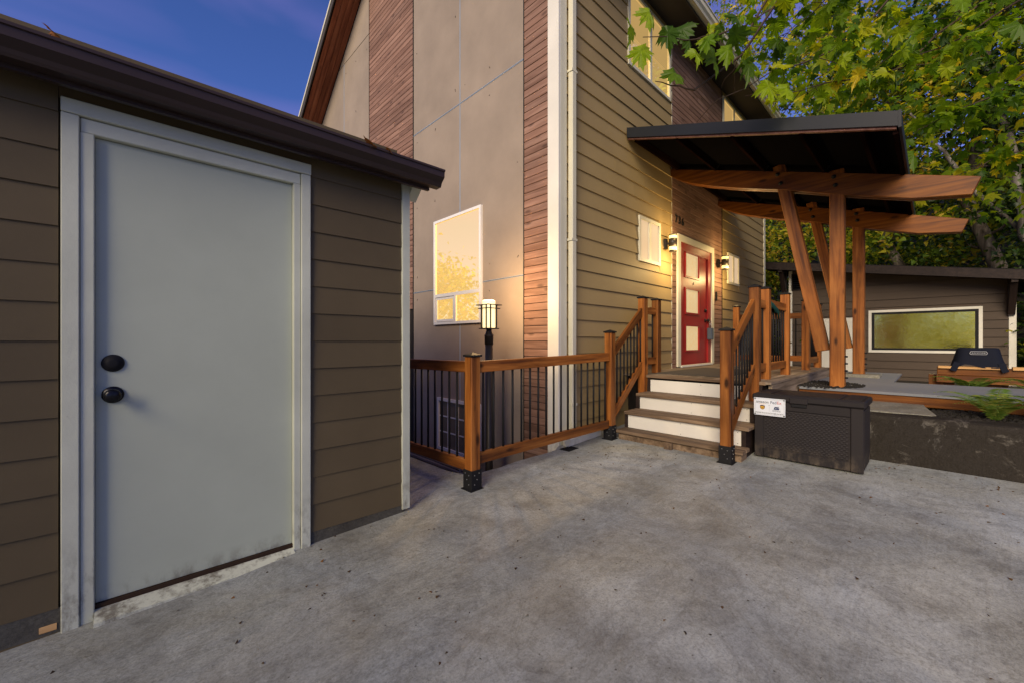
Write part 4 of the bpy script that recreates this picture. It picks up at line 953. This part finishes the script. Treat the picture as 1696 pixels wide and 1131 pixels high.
def limb(parts, pts, r0, r1, n=7):
    """tapered tube through points, appended to parts=(verts, faces)"""
    vs, fs = parts; pts = [Vector(p) for p in pts]; base = len(vs); m = len(pts)
    for i, p in enumerate(pts):
        d = (pts[min(i+1, m-1)]-pts[max(i-1, 0)]).normalized(); a = d.orthogonal().normalized(); b = d.cross(a); r = r0+(r1-r0)*i/(m-1)
        for k in range(n): t = 2*math.pi*k/n; vs.append(p+(a*math.cos(t)+b*math.sin(t))*r)
    for i in range(m-1):
        for k in range(n): fs.append((base+i*n+k, base+i*n+(k+1) % n, base+(i+1)*n+(k+1) % n, base+(i+1)*n+k))
def wander(a, b, k, amp, r):
    a, b = Vector(a), Vector(b); L_ = (b-a).length
    return [a.lerp(b, i/k)+Vector((r.uniform(-1, 1), r.uniform(-1, 1), r.uniform(-1, 1)))*amp*L_*(0 if i in (0, k) else 1) for i in range(k+1)]
def tree(name, label, x, y, h, rad, nl, mat, lsize, seed, z0=None, low=.25, tr=.16, group=None, barkm=None, clumps=70, tmpl=None, lean=(0, 0)):
    r = random.Random(seed); z0 = hz(x, y)-.1 if z0 is None else z0
    T = thing(name, label, 'tree', (x, y, z0), 0, group); parts = ([], [])
    top = Vector((x+lean[0], y+lean[1], z0+h*.92)); tp = wander((x, y, z0), top, 7, .03, r); limb(parts, tp, tr, .03, 9)
    C = []
    for i in range(clumps):
        t = low+(1-low)*r.random()**.8; ax = Vector((x, y, z0)).lerp(top, t); k = math.sin(min(1, (1-t)*1.25+.18)*math.pi*.62)
        a = r.uniform(0, 6.283); d = rad*k*r.uniform(.35, 1.0); c = ax+Vector((math.cos(a)*d, math.sin(a)*d, r.uniform(-.3, .5)))
        C.append(c)
        if i % 3 == 0: limb(parts, wander(ax-Vector((0, 0, d*.35)), c, 4, .06, r), .045, .010, 5)
    link('trunk', mesh_of(parts[0], parts[1], barkm or K['bark'], 'trunk', True), None, T)
    ci = rng.integers(0, len(C), nl); C = np.array([tuple(c) for c in C]); sz = rng.uniform(.28, .75, len(C))*rad*.42
    P = C[ci]+rng.normal(0, 1, (nl, 3))*sz[ci][:, None]*np.array([1, 1, .55])
    o = link('crown', leaf_mesh('crown', P, lsize, tmpl or STAR, mat, .5), None, T, kind='stuff'); return T
G = 'trees on the slope behind the outbuilding'
tree('maple_tree', 'yellow-green maple growing just beyond the far end of the house', 16.5, 5.0, 8.5, 2.6, 9000, K['bgmaple'], .17, 1, group=G, low=.05, clumps=60)
tree('maple_tree', 'mixed green and gold tree seen between the canopy braces', 18.5, 2.6, 10.5, 2.7, 9500, K['bgmaple'], .17, 2, group=G, low=.08, clumps=60)
tree('maple_tree', 'tall loose maple whose crown shows above the middle of the canopy roof', 20.0, 6.6, 15, 3.6, 5500, K['bgmaple'], .13, 3, group=G, low=.3, clumps=60)
tree('ivy_covered_tree', 'dark ivy-covered tree with a pale bare trunk above the right canopy beam', 17.2, -.9, 13.5, 2.2, 15000, K['bgdark'], .15, 4, group=G, low=.12, clumps=80, tr=.2)
tree('ivy_covered_tree', 'darkest ivy-clad tree at the right edge of the photo', 15.8, -2.9, 13.5, 2.4, 15000, K['bgdark'], .15, 5, group=G, low=.05, clumps=80)
tree('maple_tree', 'green maple behind the outbuilding roof, right of the canopy posts', 17.4, .9, 8.5, 2.3, 9000, K['bgmaple'], .17, 6, group=G, low=.1, clumps=60)
tree('maple_tree', 'tall thin-crowned tree highest up the slope, sky showing through it', 24.5, 1.5, 15, 3.4, 4500, K['bgmaple'], .16, 8, group=G, low=.3, clumps=46)
tree('maple_tree', 'tall green tree behind the right end of the canopy beam', 21.5, -2.2, 14, 3.2, 8000, K['bgmaple'], .19, 9, group=G, low=.15, clumps=60)
tree('shrub', 'bushy green shrub right of the outbuilding corner', 12.6, -2.5, 2.6, 1.0, 5000, K['bgmaple'], .12, 10, low=.0, clumps=30, tr=.04)
tree('shrub', 'yellow-green shrub filling the gap between house end and outbuilding', 14.6, 4.4, 4.6, 1.5, 8000, K['bgmaple'], .13, 12, low=.0, clumps=40, tr=.06)
# pale bare trunks
for a, b, r0, lab in ((at(1694, 330, 9.6), at(1632, 110, 10.2), .10, 'pale bare trunk leaning left among the dark foliage at upper right'), (at(1570, 262, 10.5), at(1505, 185, 11), .045, 'thin pale trunk slanting behind the right end of the canopy roof')):
    parts = ([], []); r = random.Random(int(r0*100)); limb(parts, wander(a, b, 8, .02, r), r0, r0*.5, 9)
    limb(parts, wander(a.lerp(b, .55), at(1720, 215, 9.5), 5, .04, r), r0*.3, .01, 5)
    low_ = a+(a-b)*((a.z-.3)/(b.z-a.z)); low_.z = hz(low_.x, low_.y)-.2; limb(parts, wander(low_, a, 5, .03, r), r0*1.4, r0, 9)
    o = link('bare_trunk', mesh_of(parts[0], parts[1], wood('pale_bark_'+str(int(r0*100)), (.05, .042, .034), (.12, .105, .088), (.24, .22, .19), .9, .5, ax='z', oscale=.5), 'trunk', True)); tag(o, lab, 'tree trunk')
# ivy cover on the slope
n = 26000; xx = 14.2+18*rng.random(n)**1.3; yy = rng.uniform(-9, 9, n)
P = np.array([(a, b, hz(a, b)+rng.uniform(0, .35)) for a, b in zip(xx, yy)])
o = link('ivy_ground_cover', leaf_mesh('ivy', P, .20, STAR, K['ivy'], .2), kind='stuff'); tag(o, 'ivy and low leafy plants covering the slope behind the outbuilding', 'ivy')

def proj(p):
    d = .6936*p.x+.7204*p.y; rr = .7204*p.x-.6936*p.y
    return 848+671*rr/d, 565.5-671*(p.z-H)/d, d
# foreground maple: branches reach in from the upper right, big hanging leaves
MT = thing('maple_branches', 'overhanging bigleaf maple boughs with large yellow-green leaves at upper right', 'maple tree', tuple(Vector((7.5, -7.5, gz(4)))))
parts = ([], []); r = random.Random(21)
trunk_base = Vector((8.5, -6.5, .4)); fork = Vector((7.6, -4.6, 5.6)); limb(parts, wander(trunk_base, fork, 6, .03, r), .24, .13, 10)
BR = [ (at(1560, -260, 4.6), at(1235, 60, 3.6), at(1065, 62, 3.2)), (at(1500, -200, 4.4), at(1150, 150, 3.6), at(1085, 135, 3.4)), (at(1696, -200, 4.6), at(1420, 60, 4.0), at(1190, 165, 3.7)),
       (at(1800, -150, 4.8), at(1500, 110, 4.4), at(1280, 160, 4.0)), (at(1850, -100, 5), at(1600, 60, 4.6), at(1400, 140, 4.5)), (at(1900, 0, 5.2), at(1660, 150, 5), at(1520, 215, 4.9)),
       (at(1450, -250, 4.8), at(1290, 10, 4.2), at(1200, 60, 4.0)), (at(1600, -300, 5), at(1400, -20, 4.7), at(1300, 60, 4.4)), (at(1850, -200, 5.4), at(1640, 10, 5.1), at(1500, 40, 4.9)), (at(1900, 60, 6), at(1700, 250, 6), at(1560, 300, 5.8)) ]
L1 = []; LP_ = []
for i, (a, b, c) in enumerate(BR):
    limb(parts, wander(fork, a, 4, .04, r), .06, .02, 6)
    p1 = wander(a, b, 6, .025, r); p2 = wander(b, c, 5, .03, r); limb(parts, p1, .018, .009, 5); limb(parts, p2, .009, .003, 5)
    path = p1+p2
    for j in range(1, len(path)):
        for s in range(3):
            q = path[j-1].lerp(path[j], r.random()); side = Vector((r.uniform(-1, 1), r.uniform(-1, 1), r.uniform(-.5, .5))); e = q+side*r.uniform(.15, .45)
            ex_, ey_, _ = proj(e)
            if ex_ < 1150 or (ex_ < 1340 and r.random() < .5): continue
            limb(parts, wander(q, e, 3, .05, r), .004, .0015, 4); L1.append(e); L1.append(q.lerp(e, .6)+Vector((0, 0, -.02)))
            if r.random() < .6: L1.append(e+Vector((r.uniform(-.12, .12), r.uniform(-.12, .12), -.05)))
link('branch', mesh_of(parts[0], parts[1], flat('dark_twig_bark', (.06, .04, .028), .8), 'branch', True), None, MT)
inview = []; rest = []
for p in L1:
    x, y, d = proj(p)
    if x < 1150 or (x < 1240 and y > 150) or (x < 1480 and y > 185) or (x < 1270 and y > 40+(x-1150) and r.random() < .6): continue
    (inview if -40 < x < 1740 and -40 < y < 420 else rest).append((d, p))
inview.sort(key=lambda t: t[0])
# hero leaves where the photograph has them
hero = [(1072, 28, 3.3, .20, 200), (1045, 52, 3.2, .17, 215), (1105, 60, 3.3, .19, 180), (1060, 92, 3.2, .19, 190), (1110, 130, 3.4, .20, 215), (1128, 55, 3.5, .2, 175), (1140, 75, 3.4, .15, 200), (1165, 75, 3.4, .14, 170), (1150, 100, 3.4, .16, 185), (1180, 100, 3.5, .24, 190), (1205, 90, 3.5, .18, 170), (1240, 115, 3.6, .20, 185), (1270, 150, 3.7, .21, 190), (1215, 40, 3.6, .2, 200), (1300, 155, 3.8, .2, 180), (1620, 85, 4.0, .23, 200), (1680, 50, 4.0, .26, 200), (1590, 10, 4.2, .2, 190), (1430, 128, 4.2, .17, 200), (1465, 130, 4.2, .18, 190), (1510, 265, 5.0, .24, 180)]
VAR = []
for s_ in range(10):
    v, f = maple_variant(s_); VAR.append(mesh_of(v, f, K['maple'], 'maple_leaf'))
def leaf_obj(p, s_, az, droop, roll, me, mat=None):
    Rm = Matrix.Rotation(az, 4, 'Z') @ Matrix.Rotation(-droop, 4, 'X') @ Matrix.Rotation(roll, 4, 'Y')
    return link('leaf', me, None, MT, Matrix.Translation(p) @ Rm @ Matrix.Diagonal((s_, s_, s_, 1)))
cnt = 0; CAM_AZ = -math.atan2(.6936, .7204)
for px, py, d, s_, a in hero:
    leaf_obj(at(px, py-14, d), s_*1.2, CAM_AZ+R(a), R(random.uniform(55, 80)), R(random.uniform(-25, 25)), VAR[cnt % 10]); cnt += 1
for d, p in inview:
    if cnt >= 298: break
    leaf_obj(p, random.uniform(.11, .21), random.uniform(0, 6.28), R(random.gauss(38, 22)), R(random.gauss(0, 28)), VAR[cnt % 10]); cnt += 1
more = [p for d, p in inview[cnt-len(hero):]]+[p for d, p in rest]
P = np.array([tuple(p) for p in more])
if len(P): link('leaf_mass', leaf_mesh('leaf_mass', P, .19, maple_variant(3), K['maple'], .65), None, MT, kind='stuff')
# second, deeper layer of the same tree
C = [at(px, py, d) for px, py, d in ((1300, 40, 6), (1400, 30, 6.5), (1480, 70, 6.5), (1560, 40, 7), (1650, 60, 7), (1690, 130, 7), (1600, 140, 7.5), (1540, 200, 8), (1660, 230, 8), (1350, 110, 7), (1440, 140, 7.5), (1690, 320, 8), (1620, 300, 8.5), (1230, 10, 6.5), (1300, 130, 7.5))]
C = np.array([tuple(c) for c in C]); nl = 1150; ci = rng.integers(0, len(C), nl); P = C[ci]+rng.normal(0, 1, (nl, 3))*np.array([.62, .62, .42])
keep = []
for i, p in enumerate(P):
    x, y, d = proj(Vector(p)); keep.append(x > 1185 and not (x < 1280 and y > 60+(x-1185)*1.1) and not (x < 1500 and y > 190))
P = P[np.array(keep)]
link('leaf_mass', leaf_mesh('leaf_mass', P, .20, LOBE, K['maple'], .65), None, MT, kind='stuff')

# ferns
def fern(x, y, z, s, nf, seed, label, tall=False):
    r = random.Random(seed); F = thing('fern', label, 'fern', (x, y, z), 0, 'ferns in the bed by the path'); vs, fs = [], []
    for k in range(nf):
        a = 2*math.pi*k/nf+r.uniform(-.3, .3); L_ = s*r.uniform(.75, 1.15); up = r.uniform(.7, 1.15)
        fr = []; vs, fs = [], []
        n = 20
        for i in range(n+1):
            t = i/n; d = L_*t*(.35+.40*t); h = L_*up*(1.25*t-.85*t*t); c = Vector((x+math.cos(a)*d, y+math.sin(a)*d, z+h)); fr.append(c)
        for i in range(1, n):
            d = (fr[i+1]-fr[i-1]).normalized(); side = d.cross(Vector((0, 0, 1))).normalized(); t = i/n
            ln = L_*.19*math.sin(math.pi*min(1, (t*.92+.08)))**.7*(1-t*.5); wd = L_*.0085
            for sg_ in (-1, 1):
                b = len(vs); tip = fr[i]+side*sg_*ln+d*ln*.35-Vector((0, 0, ln*.18)); mid_ = fr[i].lerp(tip, .45)
                vs += [fr[i]-d*wd, fr[i]+d*wd, mid_+d*wd*1.3+Vector((0, 0, wd)), tip, mid_-d*wd*1.3]; fs += [(b, b+1, b+2, b+4), (b+4, b+2, b+3)]
        for i in range(n):
            b = len(vs); sdv = Vector((-math.sin(a), math.cos(a), 0))*.0025; vs += [fr[i]-sdv, fr[i]+sdv, fr[i+1]+sdv, fr[i+1]-sdv]; fs.append((b, b+1, b+2, b+3))
        link('frond', mesh_of(vs, fs, K['fern'], 'frond'), None, F)
fern(5.28, -.36, .46, .50, 13, 1, 'bright green fern in the mulch bed, right of the pale pad')
fern(5.28, -.70, .46, .55, 13, 2, 'large fern cut by the right edge of the photo')
fern(7.45, -.33, .45, .50, 16, 3, 'dark leafy fern just beyond the grey path, below the griddle')
fern(7.5, -.85, .45, .48, 16, 4, 'rightmost fern beyond the grey path')
fern(7.40, -.05, .45, .20, 12, 6, 'small low fern at the far edge of the grey path')

# leaves lying on the shed gutter and on the slab
def lone(p, s_, az, droop, roll, label, i, grp):
    v, f = maple_variant(40+i); me = mesh_of(v, f, K['dead'], 'dead_leaf')
    o = link('fallen_leaf', me, None, None, Matrix.Translation(p) @ Matrix.Rotation(az, 4, 'Z') @ Matrix.Rotation(droop, 4, 'X') @ Matrix.Rotation(roll, 4, 'Y') @ Matrix.Diagonal((s_, s_, s_, 1))); tag(o, label, 'leaf', grp)
gg = 'dead leaves caught on the shed gutter'
lone(FS @ Vector((-.215, -.215, 2.288)), .07, 1.0, .75, .5, 'red-brown dead leaf standing up on the gutter above the shed door', 1, gg)
lone(FS @ Vector((1.03, -.22, 2.268)), .09, 1.9, .35, .2, 'brown curled leaf near the right end of the shed gutter', 2, gg)
lone(FS @ Vector((1.13, -.22, 2.268)), .06, 2.4, .4, -.4, 'smaller brown leaf just right of the curled one on the gutter', 3, gg)
vsn = 420; P = []
while len(P) < vsn:
    x, y = rng.uniform(-.2, 4.7), rng.uniform(-1.5, 2.6)
    P.append((x, y, gz(x)+.004))
P = np.array(P)
extra = np.array([(rng.uniform(3.0, 4.1), 2.05+rng.normal(0, .3), 0) for _ in range(90)]+[(4.6-abs(rng.normal(0, .12)), rng.uniform(-2.5, .35), 0) for _ in range(110)]); extra[:, 2] = [gz(a)+.004 for a in extra[:, 0]]
o = link('leaf_litter', leaf_mesh('litter', np.vstack([P, extra]), .017, STAR, K['litter'], .05), kind='stuff'); tag(o, 'tiny dark leaf and twig debris scattered over the concrete slab', 'debris')

# trees on the street side, seen in the outbuilding window's reflection
tree('hedge_tree', 'leafy yellow-green tree standing behind the photographer, mirrored in the outbuilding window', -10, .2, 5.8, 3.4, 14000, K['hedge'], .22, 31, z0=-.4, low=.02, clumps=50)

tree('hedge_tree', 'tree beyond the shed that is only seen mirrored in the big gable window', -5.0, 17.5, 6.6, 3.2, 7000, K['bgmaple'], .22, 33, z0=-1.5, low=.1, clumps=50)
